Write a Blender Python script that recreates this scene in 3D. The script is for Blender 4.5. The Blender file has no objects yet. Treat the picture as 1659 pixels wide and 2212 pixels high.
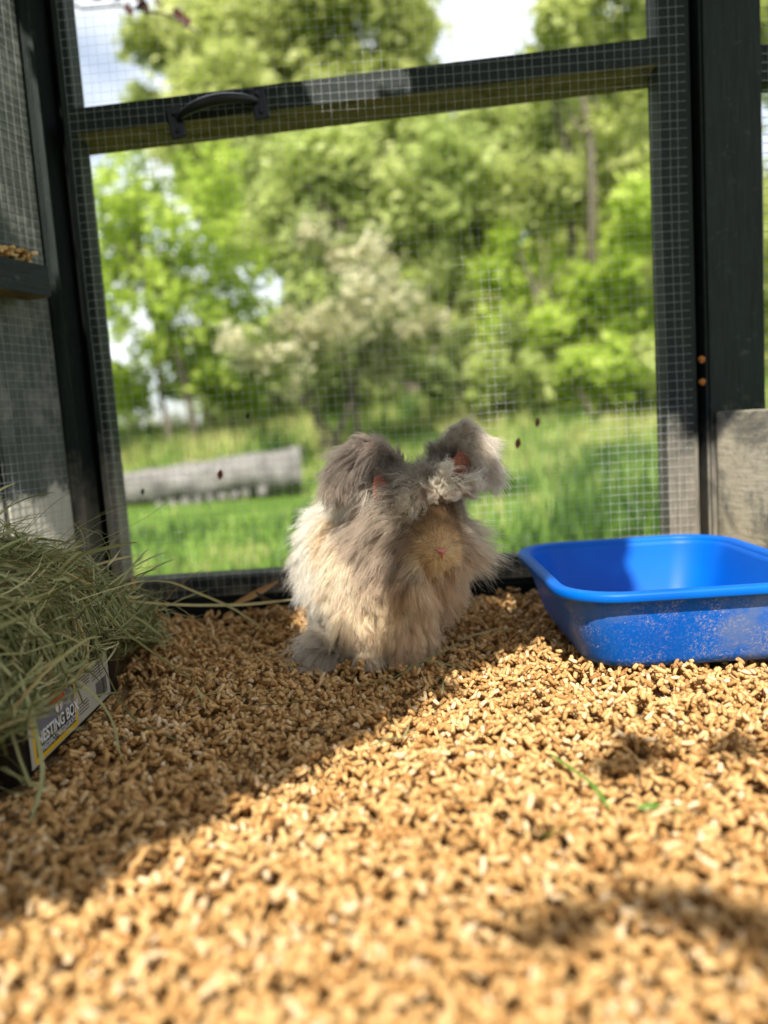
import bpy, bmesh, math, random
import numpy as np
from mathutils import Vector, Matrix, noise
from mathutils.bvhtree import BVHTree
from mathutils.kdtree import KDTree

S = bpy.context.scene
COL = S.collection
R = math.radians
rng = np.random.default_rng(7)
random.seed(7)

# ------------------------------------------------------------------ camera
cam_d = bpy.data.cameras.new('camera')
cam = bpy.data.objects.new('camera', cam_d)
COL.objects.link(cam)
PITCH, ROLL = R(6.4), R(3.9)
r0 = Vector((1, 0, 0)); f0 = Vector((0, math.cos(PITCH), -math.sin(PITCH))); u0 = Vector((0, math.sin(PITCH), math.cos(PITCH)))
cr = math.cos(ROLL) * r0 - math.sin(ROLL) * u0
cu = math.sin(ROLL) * r0 + math.cos(ROLL) * u0
M = Matrix((cr, cu, -f0)).transposed().to_4x4()
M.translation = Vector((0, 0, .28))
cam.matrix_world = M
cam_d.sensor_fit = 'VERTICAL'; cam_d.sensor_height = 34.6
cam_d.lens = 34.6 * 1664 / 2212
cam_d.clip_start = .02; cam_d.clip_end = 600
cam_d.dof.use_dof = True
cam_d.dof.focus_distance = .82
cam_d.dof.aperture_fstop = 2.25
cam_d.dof.aperture_blades = 0
S.camera = cam

# ------------------------------------------------------------------ light
EL = R(50); TX, TY = .12, .993              # the sun stands high behind the camera
sun_d = bpy.data.lights.new('sun', 'SUN'); sun_d.energy = 5.0; sun_d.angle = R(.55); sun_d.color = (1, .95, .86)
sun = bpy.data.objects.new('sun', sun_d); COL.objects.link(sun)
trav = Vector((TX * math.cos(EL), TY * math.cos(EL), -math.sin(EL)))
sun.rotation_euler = (-trav).to_track_quat('Z', 'Y').to_euler()
W = bpy.data.worlds.new('World'); S.world = W; W.use_nodes = True
nt = W.node_tree; nt.nodes.clear()
wo = nt.nodes.new('ShaderNodeOutputWorld'); bg = nt.nodes.new('ShaderNodeBackground')
sky = nt.nodes.new('ShaderNodeTexSky'); sky.sky_type = 'NISHITA'; sky.sun_disc = False
sky.sun_elevation = EL; sky.sun_rotation = math.atan2(-TX, -TY); sky.dust_density = 1.5
tc = nt.nodes.new('ShaderNodeTexCoord'); mp = nt.nodes.new('ShaderNodeMapping'); mp.inputs['Scale'].default_value = (1, 1, 2.2)
no = nt.nodes.new('ShaderNodeTexNoise'); no.inputs['Scale'].default_value = 2.3; no.inputs['Detail'].default_value = 6
ra = nt.nodes.new('ShaderNodeValToRGB'); ra.color_ramp.elements[0].position = .30; ra.color_ramp.elements[1].position = .56
mx = nt.nodes.new('ShaderNodeMix'); mx.data_type = 'RGBA'
mx.inputs[7].default_value = (8.6, 9.0, 9.3, 1)
nt.links.new(tc.outputs['Generated'], mp.inputs[0]); nt.links.new(mp.outputs[0], no.inputs[0])
nt.links.new(no.outputs[0], ra.inputs[0]); nt.links.new(ra.outputs[0], mx.inputs[0])
nt.links.new(sky.outputs[0], mx.inputs[6]); nt.links.new(mx.outputs[2], bg.inputs[0])
bg.inputs[1].default_value = .10
nt.links.new(bg.outputs[0], wo.inputs[0])
S.view_settings.view_transform = 'Standard'; S.view_settings.look = 'None'
S.view_settings.gamma = 1; S.view_settings.use_curve_mapping = False
S.view_settings.exposure = .82
S.render.engine = 'CYCLES'
S.cycles.max_bounces = 10; S.cycles.transparent_max_bounces = 8
S.cycles.caustics_reflective = False; S.cycles.caustics_refractive = False
S.cycles_curves.shape = 'RIBBONS'

# ------------------------------------------------------------------ materials
class MT:
    def __init__(s, name, rough=.7, spec=.4):
        s.m = bpy.data.materials.new(name); s.m.use_nodes = True
        s.nt = s.m.node_tree; s.b = s.nt.nodes['Principled BSDF']; s.o = s.nt.nodes['Material Output']
        s.b.inputs['Roughness'].default_value = rough
        s.b.inputs['Specular IOR Level'].default_value = spec
    def n(s, t, **k):
        x = s.nt.nodes.new(t)
        for a, v in k.items(): setattr(x, a, v)
        return x
    def l(s, a, b): s.nt.links.new(a, b)
    def coord(s, kind='Object', scale=(1, 1, 1)):
        t = s.n('ShaderNodeTexCoord'); m = s.n('ShaderNodeMapping'); m.inputs['Scale'].default_value = scale
        s.l(t.outputs[kind], m.inputs[0]); return m.outputs[0]
    def noise(s, co, scale, detail=4, rough=.6, dist=0):
        x = s.n('ShaderNodeTexNoise'); x.inputs['Scale'].default_value = scale
        x.inputs['Detail'].default_value = detail; x.inputs['Roughness'].default_value = rough
        x.inputs['Distortion'].default_value = dist
        s.l(co, x.inputs['Vector']); return x.outputs[0]
    def ramp(s, v, stops, interp='LINEAR'):
        x = s.n('ShaderNodeValToRGB'); c = x.color_ramp; c.interpolation = interp
        while len(c.elements) < len(stops): c.elements.new(.5)
        for e, (p, col) in zip(c.elements, stops):
            e.position = p; e.color = (*col, 1) if len(col) == 3 else col
        s.l(v, x.inputs[0]); return x.outputs[0]
    def mix(s, f, a, b, mode='MIX'):
        x = s.n('ShaderNodeMix', data_type='RGBA', blend_type=mode)
        for i, v in ((0, f), (6, a), (7, b)):
            if hasattr(v, 'links'): s.l(v, x.inputs[i])
            elif isinstance(v, tuple): x.inputs[i].default_value = (*v, 1)
            else: x.inputs[i].default_value = v
        return x.outputs[2]
    def math(s, op, a, b=0.):
        x = s.n('ShaderNodeMath', operation=op)
        for i, v in ((0, a), (1, b)):
            if hasattr(v, 'links'): s.l(v, x.inputs[i])
            else: x.inputs[i].default_value = v
        return x.outputs[0]
    def bump(s, h, strength=.5, dist=.001):
        x = s.n('ShaderNodeBump'); x.inputs['Strength'].default_value = strength; x.inputs['Distance'].default_value = dist
        s.l(h, x.inputs['Height']); s.l(x.outputs[0], s.b.inputs['Normal'])
    def col(s, c):
        if hasattr(c, 'links'): s.l(c, s.b.inputs['Base Color'])
        else: s.b.inputs['Base Color'].default_value = (*c, 1)

def flat(name, c, rough=.6, spec=.3, metal=0):
    t = MT(name, rough, spec); t.col(c); t.b.inputs['Metallic'].default_value = metal; return t.m

def painted_wood(name, axis=2, base=(.011, .017, .015), wear_and_sun=.0, wz=0):
    t = MT(name, .6, .22)
    sc = [1, 1, 1]; sc[axis] = .08
    co = t.coord('Object', tuple(sc))
    g = t.noise(co, 260, 3, .6)
    co2 = t.coord('Object')
    big = t.noise(co2, 16, 5, .7)
    c = t.ramp(g, [(.3, tuple(v * .65 for v in base)), (.7, tuple(v * 1.5 for v in base))])
    dirt = t.ramp(t.noise(co2, 45, 6, .8), [(.58, (0, 0, 0)), (.75, (1, 1, 1))])
    c = t.mix(dirt, c, (.07, .075, .05))
    if wear_and_sun:
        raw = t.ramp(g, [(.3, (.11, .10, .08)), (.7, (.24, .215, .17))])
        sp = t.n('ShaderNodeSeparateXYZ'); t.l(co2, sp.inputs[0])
        zz = t.math('MULTIPLY', t.math('SUBTRACT', wz, sp.outputs[2]), 3.0)   # pale scuffs low down; on the uprights they also paint in the sunlit part
        v = t.math('ADD', t.math('ADD', big, zz), wear_and_sun - .5)
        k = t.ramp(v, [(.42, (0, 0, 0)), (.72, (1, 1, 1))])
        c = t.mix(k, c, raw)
    t.col(c); t.bump(g, .5, .0008); return t.m

def raw_wood(name, axis=0, a=(.20, .15, .075), b=(.34, .26, .14)):
    t = MT(name, .75, .2); sc = [1, 1, 1]; sc[axis] = .07
    g = t.noise(t.coord('Object', tuple(sc)), 220, 4, .65)
    c = t.ramp(g, [(.3, a), (.7, b)])
    d = t.ramp(t.noise(t.coord('Object'), 30, 5, .7), [(.5, (0, 0, 0)), (.75, (1, 1, 1))])
    c = t.mix(d, c, tuple(v * .4 for v in a))
    t.col(c); t.bump(g, .5, .0008); return t.m

def weathered(name):
    t = MT(name, .85, .2)
    g = t.noise(t.coord('Object', (1, .08, 1)), 240, 4, .7)
    co = t.coord('Object')
    c = t.ramp(g, [(.3, (.38, .33, .23)), (.7, (.62, .55, .40))])
    k = t.ramp(t.noise(co, 7, 7, .62, .4), [(.43, (0, 0, 0)), (.54, (1, 1, 1))])
    c = t.mix(t.math('MULTIPLY', k, .85), c, (.055, .065, .065))
    k2 = t.ramp(t.noise(co, 60, 5, .8), [(.5, (0, 0, 0)), (.70, (1, 1, 1))])
    c = t.mix(t.math('MULTIPLY', k2, .6), c, (.15, .13, .09))
    t.col(c); t.bump(t.noise(co, 150, 6, .7), .7, .0015); return t.m

def leafy(name, stops, trans=.45, rough=.5):
    t = MT(name, rough, .25)
    a = t.n('ShaderNodeAttribute', attribute_name='tone')
    c = t.ramp(a.outputs['Fac'], stops)
    t.col(c)
    tr = t.n('ShaderNodeBsdfTranslucent'); t.l(c, tr.inputs[0])
    m = t.n('ShaderNodeMixShader'); m.inputs[0].default_value = trans
    t.l(t.b.outputs[0], m.inputs[1]); t.l(tr.outputs[0], m.inputs[2]); t.l(m.outputs[0], t.o.inputs[0])
    return t.m

def pellet_mat():
    t = MT('pressed_sawdust', .72, .25)
    a = t.n('ShaderNodeAttribute', attribute_name='tone'); oi = t.n('ShaderNodeObjectInfo')
    f = t.math('FRACT', t.math('ADD', a.outputs['Fac'], oi.outputs['Random']))
    c = t.ramp(f, [(0, (.34, .17, .055)), (.15, (.48, .27, .095)), (.5, (.60, .37, .15)), (.85, (.69, .455, .20)), (1, (.80, .62, .40))])
    co = t.coord('Object')
    n1 = t.noise(co, 900, 4, .7)
    c = t.mix(.55, c, t.ramp(n1, [(.3, (.45, .40, .35)), (.7, (1.25, 1.2, 1.15))]), 'MULTIPLY')
    t.col(c); t.bump(n1, .8, .0006); return t.m

M_PELLET = pellet_mat()
M_WIRE = flat('galvanised_wire', (.62, .63, .62), .5, .5, .1)
M_WIRE_D = flat('dull_wire', (.30, .31, .31), .5, .5, .3)
M_IRON = flat('black_iron', (.012, .013, .016), .32, .5, .3)
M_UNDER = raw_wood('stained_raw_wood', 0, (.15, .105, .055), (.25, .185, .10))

# ------------------------------------------------------------------ helpers
def tag(o, label=None, cat=None, group=None, kind=None):
    if label: o['label'] = label
    if cat:
        o['category'] = cat
        if not kind: o['kind'] = 'thing'
    if group: o['group'] = group
    if kind: o['kind'] = kind
    return o

def empty(name, loc=(0, 0, 0), label=None, cat=None, group=None, rz=0):
    o = bpy.data.objects.new(name, None); o.empty_display_size = .05
    o.location = loc; o.rotation_euler = (0, 0, rz); COL.objects.link(o)
    return tag(o, label, cat, group)

def link(name, me, mat=None, parent=None):
    o = bpy.data.objects.new(name, me); COL.objects.link(o)
    if mat:
        for m in (mat if isinstance(mat, (list, tuple)) else [mat]): me.materials.append(m)
    if parent: o.parent = parent
    return o

def np_mesh(name, V, Fc, tone=None, smooth=False, mats=None, mi=None, flatmod=None):
    V = np.asarray(V, dtype=np.float32).reshape(-1, 3); Fc = np.asarray(Fc, dtype=np.int32)
    k = Fc.shape[1]
    me = bpy.data.meshes.new(name)
    me.vertices.add(len(V)); me.vertices.foreach_set('co', V.ravel())
    me.loops.add(Fc.size); me.loops.foreach_set('vertex_index', Fc.ravel())
    me.polygons.add(len(Fc)); me.polygons.foreach_set('loop_start', np.arange(0, Fc.size, k, dtype=np.int32))
    if smooth:
        sm = np.ones(len(Fc), dtype=bool)
        if flatmod: sm = (np.arange(len(Fc)) % flatmod[1]) < flatmod[0]
        me.polygons.foreach_set('use_smooth', sm)
    if mi is not None: me.polygons.foreach_set('material_index', np.asarray(mi, dtype=np.int32))
    me.update(calc_edges=True)
    if tone is not None:
        a = me.attributes.new('tone', 'FLOAT', 'POINT'); a.data.foreach_set('value', np.asarray(tone, dtype=np.float32))
    return me

def box_bm(bm, x0, x1, y0, y1, z0, z1, bev=.0015):
    r = bmesh.ops.create_cube(bm, size=1)
    for v in r['verts']:
        v.co = Vector(((x0 + x1) / 2 + v.co.x * (x1 - x0), (y0 + y1) / 2 + v.co.y * (y1 - y0), (z0 + z1) / 2 + v.co.z * (z1 - z0)))
    if bev:
        es = list({e for v in r['verts'] for e in v.link_edges})
        bmesh.ops.bevel(bm, geom=es, offset=bev, segments=2, affect='EDGES', profile=.6)

def box(name, x0, x1, y0, y1, z0, z1, mat, parent=None, bev=.0015, wob=0, subdiv=0):
    bm = bmesh.new(); box_bm(bm, x0, x1, y0, y1, z0, z1, bev)
    me = bpy.data.meshes.new(name); bm.to_mesh(me); bm.free()
    return link(name, me, mat, parent)

def tube(pts, rad, sides=6, taper=None):
    """vertices and quads of a swept tube"""
    P = np.array(pts, float); n = len(P)
    T = np.gradient(P, axis=0); T /= np.linalg.norm(T, axis=1)[:, None] + 1e-9
    up = np.array([0, 0, 1.]) if abs(T[0][2]) < .9 else np.array([1., 0, 0])
    V = []; 
    for i in range(n):
        a = np.cross(T[i], up); a /= np.linalg.norm(a) + 1e-9; b = np.cross(a, T[i])
        rr = rad if np.isscalar(rad) else rad[i]
        for k in range(sides):
            t = 2 * math.pi * k / sides
            V.append(P[i] + rr * (math.cos(t) * a + math.sin(t) * b))
    Fq = []
    for i in range(n - 1):
        for k in range(sides):
            Fq.append((i * sides + k, i * sides + (k + 1) % sides, (i + 1) * sides + (k + 1) % sides, (i + 1) * sides + k))
    return np.array(V), np.array(Fq)

def tubes_mesh(name, list_of, smooth=True, tones=None):
    VV, FF, TT = [], [], []; o = 0
    for j, (V, Fq) in enumerate(list_of):
        VV.append(V); FF.append(Fq + o); o += len(V)
        if tones is not None: TT.append(np.full(len(V), tones[j]))
    return np_mesh(name, np.concatenate(VV), np.concatenate(FF), np.concatenate(TT) if tones is not None else None, smooth)

def wire_grid(name, u0_, u1_, v0_, v1_, pitch, rad, fn, mat, parent, seed=1, wig=.0007):
    """welded mesh: fn(u, v, w) maps grid coordinates to a point"""
    rg = np.random.default_rng(seed); L = []
    us = np.arange(u0_, u1_ + 1e-6, pitch); vs = np.arange(v0_, v1_ + 1e-6, pitch)
    ph = rg.uniform(0, 6.28, 4)
    def w(u, v): return .0018 * math.sin(u * 9 + ph[0]) * math.sin(v * 7 + ph[1])
    for u in us:
        vv = np.linspace(v0_, v1_, 14); j = rg.normal(0, wig)
        L.append(tube([fn(u + j + .001 * math.sin(v * 11 + ph[2]), v, w(u, v)) for v in vv], rad, 4))
    for v in vs:
        uu = np.linspace(u0_, u1_, 12); j = rg.normal(0, wig)
        L.append(tube([fn(u, v + j + .001 * math.sin(u * 10 + ph[3]), w(u, v) - rad) for u in uu], rad, 4))
    o = link(name, tubes_mesh(name, L), mat, parent)
    return o

# ------------------------------------------------------------------ ground outside
def gz(x, y): return -.15 + .60 * np.clip((np.asarray(y) - 5.4) / 3.4, 0, 1) ** 1.3 + .02 * np.sin(np.asarray(x) * 2.1) * np.sin(np.asarray(y) * 1.3)
def make_ground():
    xs = np.concatenate([np.linspace(-300, -10, 8), np.linspace(-9, 9, 46), np.linspace(10, 300, 8)])
    ys = np.concatenate([np.linspace(-300, -6, 6), np.linspace(-5, 14, 60), np.linspace(16, 400, 9)])
    X, Y = np.meshgrid(xs, ys); V = np.stack([X, Y, gz(X, Y)], -1).reshape(-1, 3)
    nx = len(xs); i = np.arange(len(ys) - 1)[:, None] * nx + np.arange(nx - 1)[None]
    Fq = np.stack([i, i + 1, i + nx + 1, i + nx], -1).reshape(-1, 4)
    t = MT('meadow_soil', .95, .1); co = t.coord('Object')
    t.col(t.ramp(t.noise(co, 3, 6, .7), [(.3, (.05, .09, .015)), (.55, (.09, .16, .02)), (.75, (.16, .14, .07))]))
    tag(link('ground', np_mesh('ground', V, Fq, smooth=True), t.m), kind='structure')
make_ground()

def blades(name, cx, cy, h, wdt, rg, lean=.35, segs=3, patch=0):
    n = len(cx); az = rg.uniform(0, 6.28, n); le = rg.uniform(.05, lean, n) * h
    s = np.linspace(0, 1, segs + 1)[None]
    px = cx[:, None] + np.cos(az)[:, None] * le[:, None] * s ** 2
    py = cy[:, None] + np.sin(az)[:, None] * le[:, None] * s ** 2
    pz = gz(cx, cy)[:, None] - .01 + h[:, None] * (s - .25 * s ** 2)
    wx = (-np.sin(az))[:, None] * wdt[:, None] * (1 - s * .85); wy = np.cos(az)[:, None] * wdt[:, None] * (1 - s * .85)
    A = np.stack([px - wx, py - wy, pz], -1); B = np.stack([px + wx, py + wy, pz], -1)
    V = np.stack([A, B], 2).reshape(-1, 3)      # n, segs+1, 2, 3
    base = (np.arange(n) * (segs + 1) * 2)[:, None] + (np.arange(segs) * 2)[None]
    Fq = np.stack([base, base + 1, base + 3, base + 2], -1).reshape(-1, 4)
    tone = np.repeat(np.clip(rg.uniform(.1, .9, n) + patch, 0, .97), (segs + 1) * 2)
    return np_mesh(name, V, Fq, tone)

M_GRASS = leafy('meadow_grass_blade', [(0, (.06, .12, .025)), (.4, (.14, .24, .055)), (.7, (.28, .41, .08)), (1, (.46, .46, .17))], .4)
def make_grass():
    rg = np.random.default_rng(3); n = 30000
    t = rg.uniform(0, 1, n) ** .8
    cy = 1.55 + t * 7.2; cx = rg.uniform(-.72, .72, n) * (cy + .6)
    keep = ~((cx > -2.2) & (cx < -.45) & (cy > 3.6) & (cy < 5.7) & (rg.uniform(0, 1, n) < .96))
    cx, cy = cx[keep], cy[keep]
    patch = np.array([noise.noise(Vector((a * .9, b * .9, 0))) for a, b in zip(cx, cy)])
    patch2 = np.array([noise.noise(Vector((a * 1.6 + 5, b * 1.0, 4))) + .7 * noise.noise(Vector((a * 5 + 5, b * 3.5, 9))) for a, b in zip(cx, cy)]) * 1.1 + np.clip((cy - 4.5) / 5, 0, .3) - .25 * (cx > .2) * (cy < 6)
    h = .05 + .05 * rg.uniform(0, 1, len(cx)) + np.clip((cy - 5) / 3, 0, 1) * .26 * (1 + patch) + np.clip(cx - .4, 0, .8) * .28 * np.clip((cy - 1.9), 0, 1) * (cy < 6)
    tag(link('meadow_grass', blades('meadow_grass', cx, cy, h, .003 + .0012 * cy, rg, patch=patch2), M_GRASS),
        'bright green meadow grass growing outside beyond the wire door', 'grass', kind='stuff')
make_grass()

# ------------------------------------------------------------------ trees and shrubs
def leaves_mesh(name, clumps, per, size, rg, airy=1., hollow=.35):
    P, T = [], []
    for (x, y, z, r) in clumps:
        n = int(per * r * r * 10)
        sub = rg.normal(0, 1, (max(6, int(16 * r * airy)), 3)); sub /= np.linalg.norm(sub, axis=1)[:, None]
        sub *= rg.uniform(hollow, 1.15, len(sub))[:, None] * r * (1 if airy == 1 else 1.25)
        sub[:, 2] *= .85
        k = rg.integers(0, len(sub), n)
        p = sub[k] + rg.normal(0, r * (.22 if airy == 1 else .16), (n, 3)) + np.array([x, y, z])
        P.append(p); T.append(np.clip(.5 + .16 * rg.normal(0, 1, n) + .22 * rg.normal(0, 1, len(sub))[k], 0, 1))
    P = np.concatenate(P); T = np.concatenate(T); n = len(P)
    d = rg.normal(0, 1, (n, 3)); d[:, 2] = d[:, 2] * .5 - .2; d /= np.linalg.norm(d, axis=1)[:, None]
    e = rg.normal(0, 1, (n, 3)); e -= (e * d).sum(1)[:, None] * d; e /= np.linalg.norm(e, axis=1)[:, None]
    s = (size * rg.uniform(.6, 1.3, n))[:, None]
    V = np.stack([P - d * s, P + e * s * .5, P + d * s, P - e * s * .5], 1).reshape(-1, 3)
    Fq = np.arange(4 * n).reshape(-1, 4)
    return np_mesh(name, V, Fq, np.repeat(T, 4))

M_BARK = raw_wood('grey_brown_bark', 2, (.07, .055, .04), (.20, .17, .13))
def leaf_mat(name, a, b, c): return leafy(name, [(0, a), (.5, b), (1, c)], .55)
M_LIME = leaf_mat('lime_green_leaf', (.22, .32, .04), (.46, .58, .09), (.64, .74, .18))
M_OLIVE = leaf_mat('olive_green_leaf', (.32, .36, .10), (.50, .56, .17), (.66, .68, .30))
M_MID = leaf_mat('fresh_green_leaf', (.32, .38, .12), (.52, .60, .19), (.68, .72, .32))
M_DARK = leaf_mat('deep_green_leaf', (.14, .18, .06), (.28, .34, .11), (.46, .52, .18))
M_CREAM = leaf_mat('cream_blossom', (.44, .42, .22), (.66, .62, .40), (.80, .76, .56))

def branch_pts(a, b, rg, n=6, bend=.12):
    a = np.array(a, float); b = np.array(b, float); s = np.linspace(0, 1, n)[:, None]
    L = np.linalg.norm(b - a); off = rg.normal(0, bend * L, 3)
    P = a + (b - a) * s + off * (s * (1 - s)) * 2 + rg.normal(0, .015 * L, (n, 3)) * (s * (1 - s)) * 4
    return P

def tree(name, label, cat, base, clumps, per, size, mat, seed, trunk=.09, stems=1, group=None, blossom=None, airy=1.):
    rg = np.random.default_rng(seed); bx, by = base; bz = float(gz(bx, by)) - .05
    root = empty(name, (bx, by, bz), label, cat, group)
    loc = lambda p: np.array(p) - np.array([bx, by, bz])
    C = [np.array(c) for c in clumps]
    cen = sum(c[:3] for c in C) / len(C)
    top = max(C, key=lambda c: c[2])
    for sidx in range(stems):
        off = rg.normal(0, .12, 2) if stems > 1 else np.zeros(2)
        tgt = C[sidx * len(C) // stems][:3] if stems > 1 else np.array([cen[0], cen[1], top[2] * .8])
        P = branch_pts([bx + off[0], by + off[1], bz], tgt, rg, 8, .06)
        V, Fq = tube(loc(P), np.linspace(trunk, trunk * .3, 8), 8)
        link('trunk', np_mesh('trunk', V, Fq, smooth=True), M_BARK, root)
        mainP = P if sidx == 0 else mainP
    for c in C:
        j = np.clip(int(rg.uniform(3, 7)), 0, 7)
        if np.linalg.norm(mainP[j] - c[:3]) > 1.3: continue
        P = branch_pts(mainP[j], c[:3] + rg.normal(0, .2, 3) * c[3], rg, 6, .15)
        V, Fq = tube(loc(P), np.linspace(trunk * .35, trunk * .08, 6), 5)
        link('branch', np_mesh('branch', V, Fq, smooth=True), M_BARK, root)
    cl = [(c[0] - bx, c[1] - by + rg.normal(0, .25), c[2] - bz, c[3]) for c in C]
    link('crown', leaves_mesh('crown', cl, per, size, rg, airy), mat, root)
    if blossom is not None:
        link('blossom', leaves_mesh('blossom', [(c[0], c[1] - c[3] * .5, c[2], c[3] * .95) for c in cl], blossom, size * .9, rg), M_CREAM, root)
    return root

birch = [(-2.11, 7.0, 2.43, .29), (-2.0, 7.0, 1.88, .34), (-2.25, 7.0, 1.41, .29), (-1.96, 7.0, 1.07, .34), (-1.49, 7.0, 2.08, .34), (-1.55, 7.0, 1.45, .34), (-1.79, 7.0, 2.76, .17), (-1.35, 7.0, .95, .25), (-2.32, 7.0, .77, .25), (-2.3, 7.1, 2.0, .25), (-1.15, 7.1, 1.7, .3), (-2.5, 7.2, 1.0, .3), (-2.1, 7.3, 2.2, .25), (-1.7, 7.2, 1.8, .3), (-1.3, 7.2, 2.5, .3), (-1.75, 7.3, 1.2, .3), (-2.3, 7.4, 2.6, .2), (-2.6, 7.3, 1.7, .25), (-1.2, 7.2, 1.3, .3)]
olive = [(-1.61, 12.0, 6.19, .79), (-.36, 12.0, 6.49, .87), (.4, 12.0, 5.87, .79), (-.78, 12.0, 5.56, .79), (-2.45, 12.0, 5.92, .58), (-2.93, 12.0, 5.18, .43), (-2.13, 12.0, 4.93, .79), (-1.21, 12.0, 4.41, .87), (.06, 12.0, 4.79, .72), (.63, 12.0, 5.14, .43), (-.32, 12.0, 7.12, .87), (-1.82, 12.0, 3.85, .65)]
mid = [(-.72, 9.0, 3.12, .59), (0., 9.0, 3.12, .54), (.65, 9.0, 3.42, .54), (-1.2, 9.0, 2.44, .49), (.87, 9.0, 2.81, .59), (1.46, 9.0, 3.22, .59), (1.09, 9.0, 2.09, .54), (1.95, 9.0, 3.54, .59), (.56, 9.0, 3.68, .43), (-.3, 9.3, 2.4, .6), (.3, 9.3, 2.3, .6), (-.2, 9.4, 1.6, .6)]
rightt = [(2.22, 8.0, 4.01, .53), (2.75, 8.0, 3.59, .43), (2.6, 8.0, 4.49, .58), (1.9, 8.0, 3.81, .29), (2.41, 8.0, 3.04, .43), (2.86, 8.0, 2.57, .43), (1.93, 8.0, 2.46, .43)]
rlow = [(1.53, 8.0, 1.94, .43), (2.52, 7.8, 1.97, .43), (2.17, 7.8, 1.44, .43), (2.72, 7.8, 1.13, .43), (1.63, 8.0, 1.11, .43), (2.95, 7.9, 2.2, .4)]
farright = [(3.75, 9.0, 3.22, .81), (4.54, 9.0, 4.15, .81), (5.04, 9.0, 2.13, 1.08), (4.23, 9.0, .9, .81), (4.9, 9.0, 5.4, .9), (4.3, 9, 2.2, .8)]
flower = [(-.34, 6.5, 1.81, .27), (-.05, 6.5, 1.64, .31), (.12, 6.5, 1.3, .31), (-.23, 6.5, 1.17, .35), (-.64, 6.5, .93, .31), (.09, 6.5, .89, .31), (-.91, 6.5, .88, .23), (.37, 6.5, 1.09, .23)]

tree('slender_tree', 'slender pale tree with sparse lime leaves at the left, sky showing through', 'tree', (-1.7, 7.1), birch, 560, .05, M_LIME, 11, .03, 3, airy=6.)
tree('tall_tree', 'tall olive green tree rising highest in the middle, above the door rail', 'tree', (-.9, 12), olive + [(-1.0, 12.2, 3.6, .7), (-.2, 12.2, 3.9, .7), (-2.4, 12.2, 4.1, .5)], 460, .10, M_OLIVE, 12, .14)
tree('leafy_tree', 'broad mid green tree filling the middle behind the cream blossom shrub', 'tree', (.3, 9.3), mid, 640, .075, M_MID, 13, .09, 2)
tree('upright_tree', 'yellow green tree at the right, reaching above the door rail', 'tree', (2.4, 8.2), rightt, 760, .065, M_OLIVE, 14, .06, 2)
tree('spreading_shrub', 'yellow green shrub with low spreading branches beside the right post', 'shrub', (2.2, 8.0), rlow, 700, .065, M_LIME, 15, .04, 3)
tree('distant_tree', 'leafy tree seen only in the strip right of the right post', 'tree', (4.5, 9.3), farright, 300, .08, M_OLIVE, 16, .12)
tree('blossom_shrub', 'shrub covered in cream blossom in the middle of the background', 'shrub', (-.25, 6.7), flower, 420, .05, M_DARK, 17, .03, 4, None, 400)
for i, (x, y, z, r, lab, m) in enumerate([
        (-2.5, 7.9, .71, .3, 'small bright bush at the foot of the slender tree, beside the left post', M_LIME),
        (-1.6, 8.0, .8, .42, 'round lime bush left of the cream blossom shrub', M_LIME),
        (.80, 7.6, .72, .40, 'dark green bush just right of the cream blossom shrub', M_DARK),
        (1.35, 7.9, .73, .42, 'mid green bush between the dark bush and the spreading shrub', M_MID),
        (2.05, 7.4, .60, .36, 'low bright bush in front of the spreading shrub', M_LIME),
        (2.75, 7.4, .66, .36, 'low green bush close to the right stile of the door', M_MID),
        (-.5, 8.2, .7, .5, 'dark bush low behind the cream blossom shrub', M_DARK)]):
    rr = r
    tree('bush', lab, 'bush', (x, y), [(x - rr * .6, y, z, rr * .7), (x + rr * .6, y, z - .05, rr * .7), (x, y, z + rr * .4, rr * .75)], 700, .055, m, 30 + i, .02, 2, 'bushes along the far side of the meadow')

back = [(-.4, 13.5, 2.4, .9), (.5, 13.5, 2.2, .9), (1.6, 13.3, 2.6, .9), (2.7, 13.5, 2.4, .9), (3.8, 13.5, 3.0, 1.), (1.0, 13.6, 3.8, .9), (2.2, 13.6, 4.1, .9), (3.4, 13.6, 4.8, .9), (4.4, 13.6, 6.0, .9), (4.6, 13.6, 4.2, 1.), (.2, 13.6, 1.2, .8), (1.4, 13.6, 1.2, .8), (2.8, 13.6, 1.2, .8), (4.2, 13.6, 1.4, .8)]
tree('background_tree', 'wide green tree farthest back, filling gaps on the right half of the view', 'tree', (1.6, 13.8), back, 260, .14, M_OLIVE, 19, .15, 3)
# far dark hedge that closes the view below the crowns
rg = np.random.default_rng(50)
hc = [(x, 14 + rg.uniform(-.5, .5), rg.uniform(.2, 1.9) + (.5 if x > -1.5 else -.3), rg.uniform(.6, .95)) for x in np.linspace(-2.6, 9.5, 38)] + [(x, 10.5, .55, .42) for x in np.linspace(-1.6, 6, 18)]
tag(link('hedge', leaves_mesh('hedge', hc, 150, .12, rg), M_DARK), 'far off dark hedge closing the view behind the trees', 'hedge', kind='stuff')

# red-brown leafy twig hanging outside at the top left
def leaf_shape(L, Wd, curl, rg, n=6):
    s = np.linspace(0, 1, n); w = Wd * np.sin(np.pi * np.clip(s, .02, .98)) ** .8
    V = []
    for i in range(n):
        z = curl * L * (s[i] ** 2)
        V += [(-w[i], s[i] * L, z + w[i] * .35), (0, s[i] * L, z), (w[i], s[i] * L, z + w[i] * .35)]
    Fq = []
    for i in range(n - 1):
        b = i * 3
        Fq += [(b, b + 1, b + 4, b + 3), (b + 1, b + 2, b + 5, b + 4)]
    return np.array(V), np.array(Fq)

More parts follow.
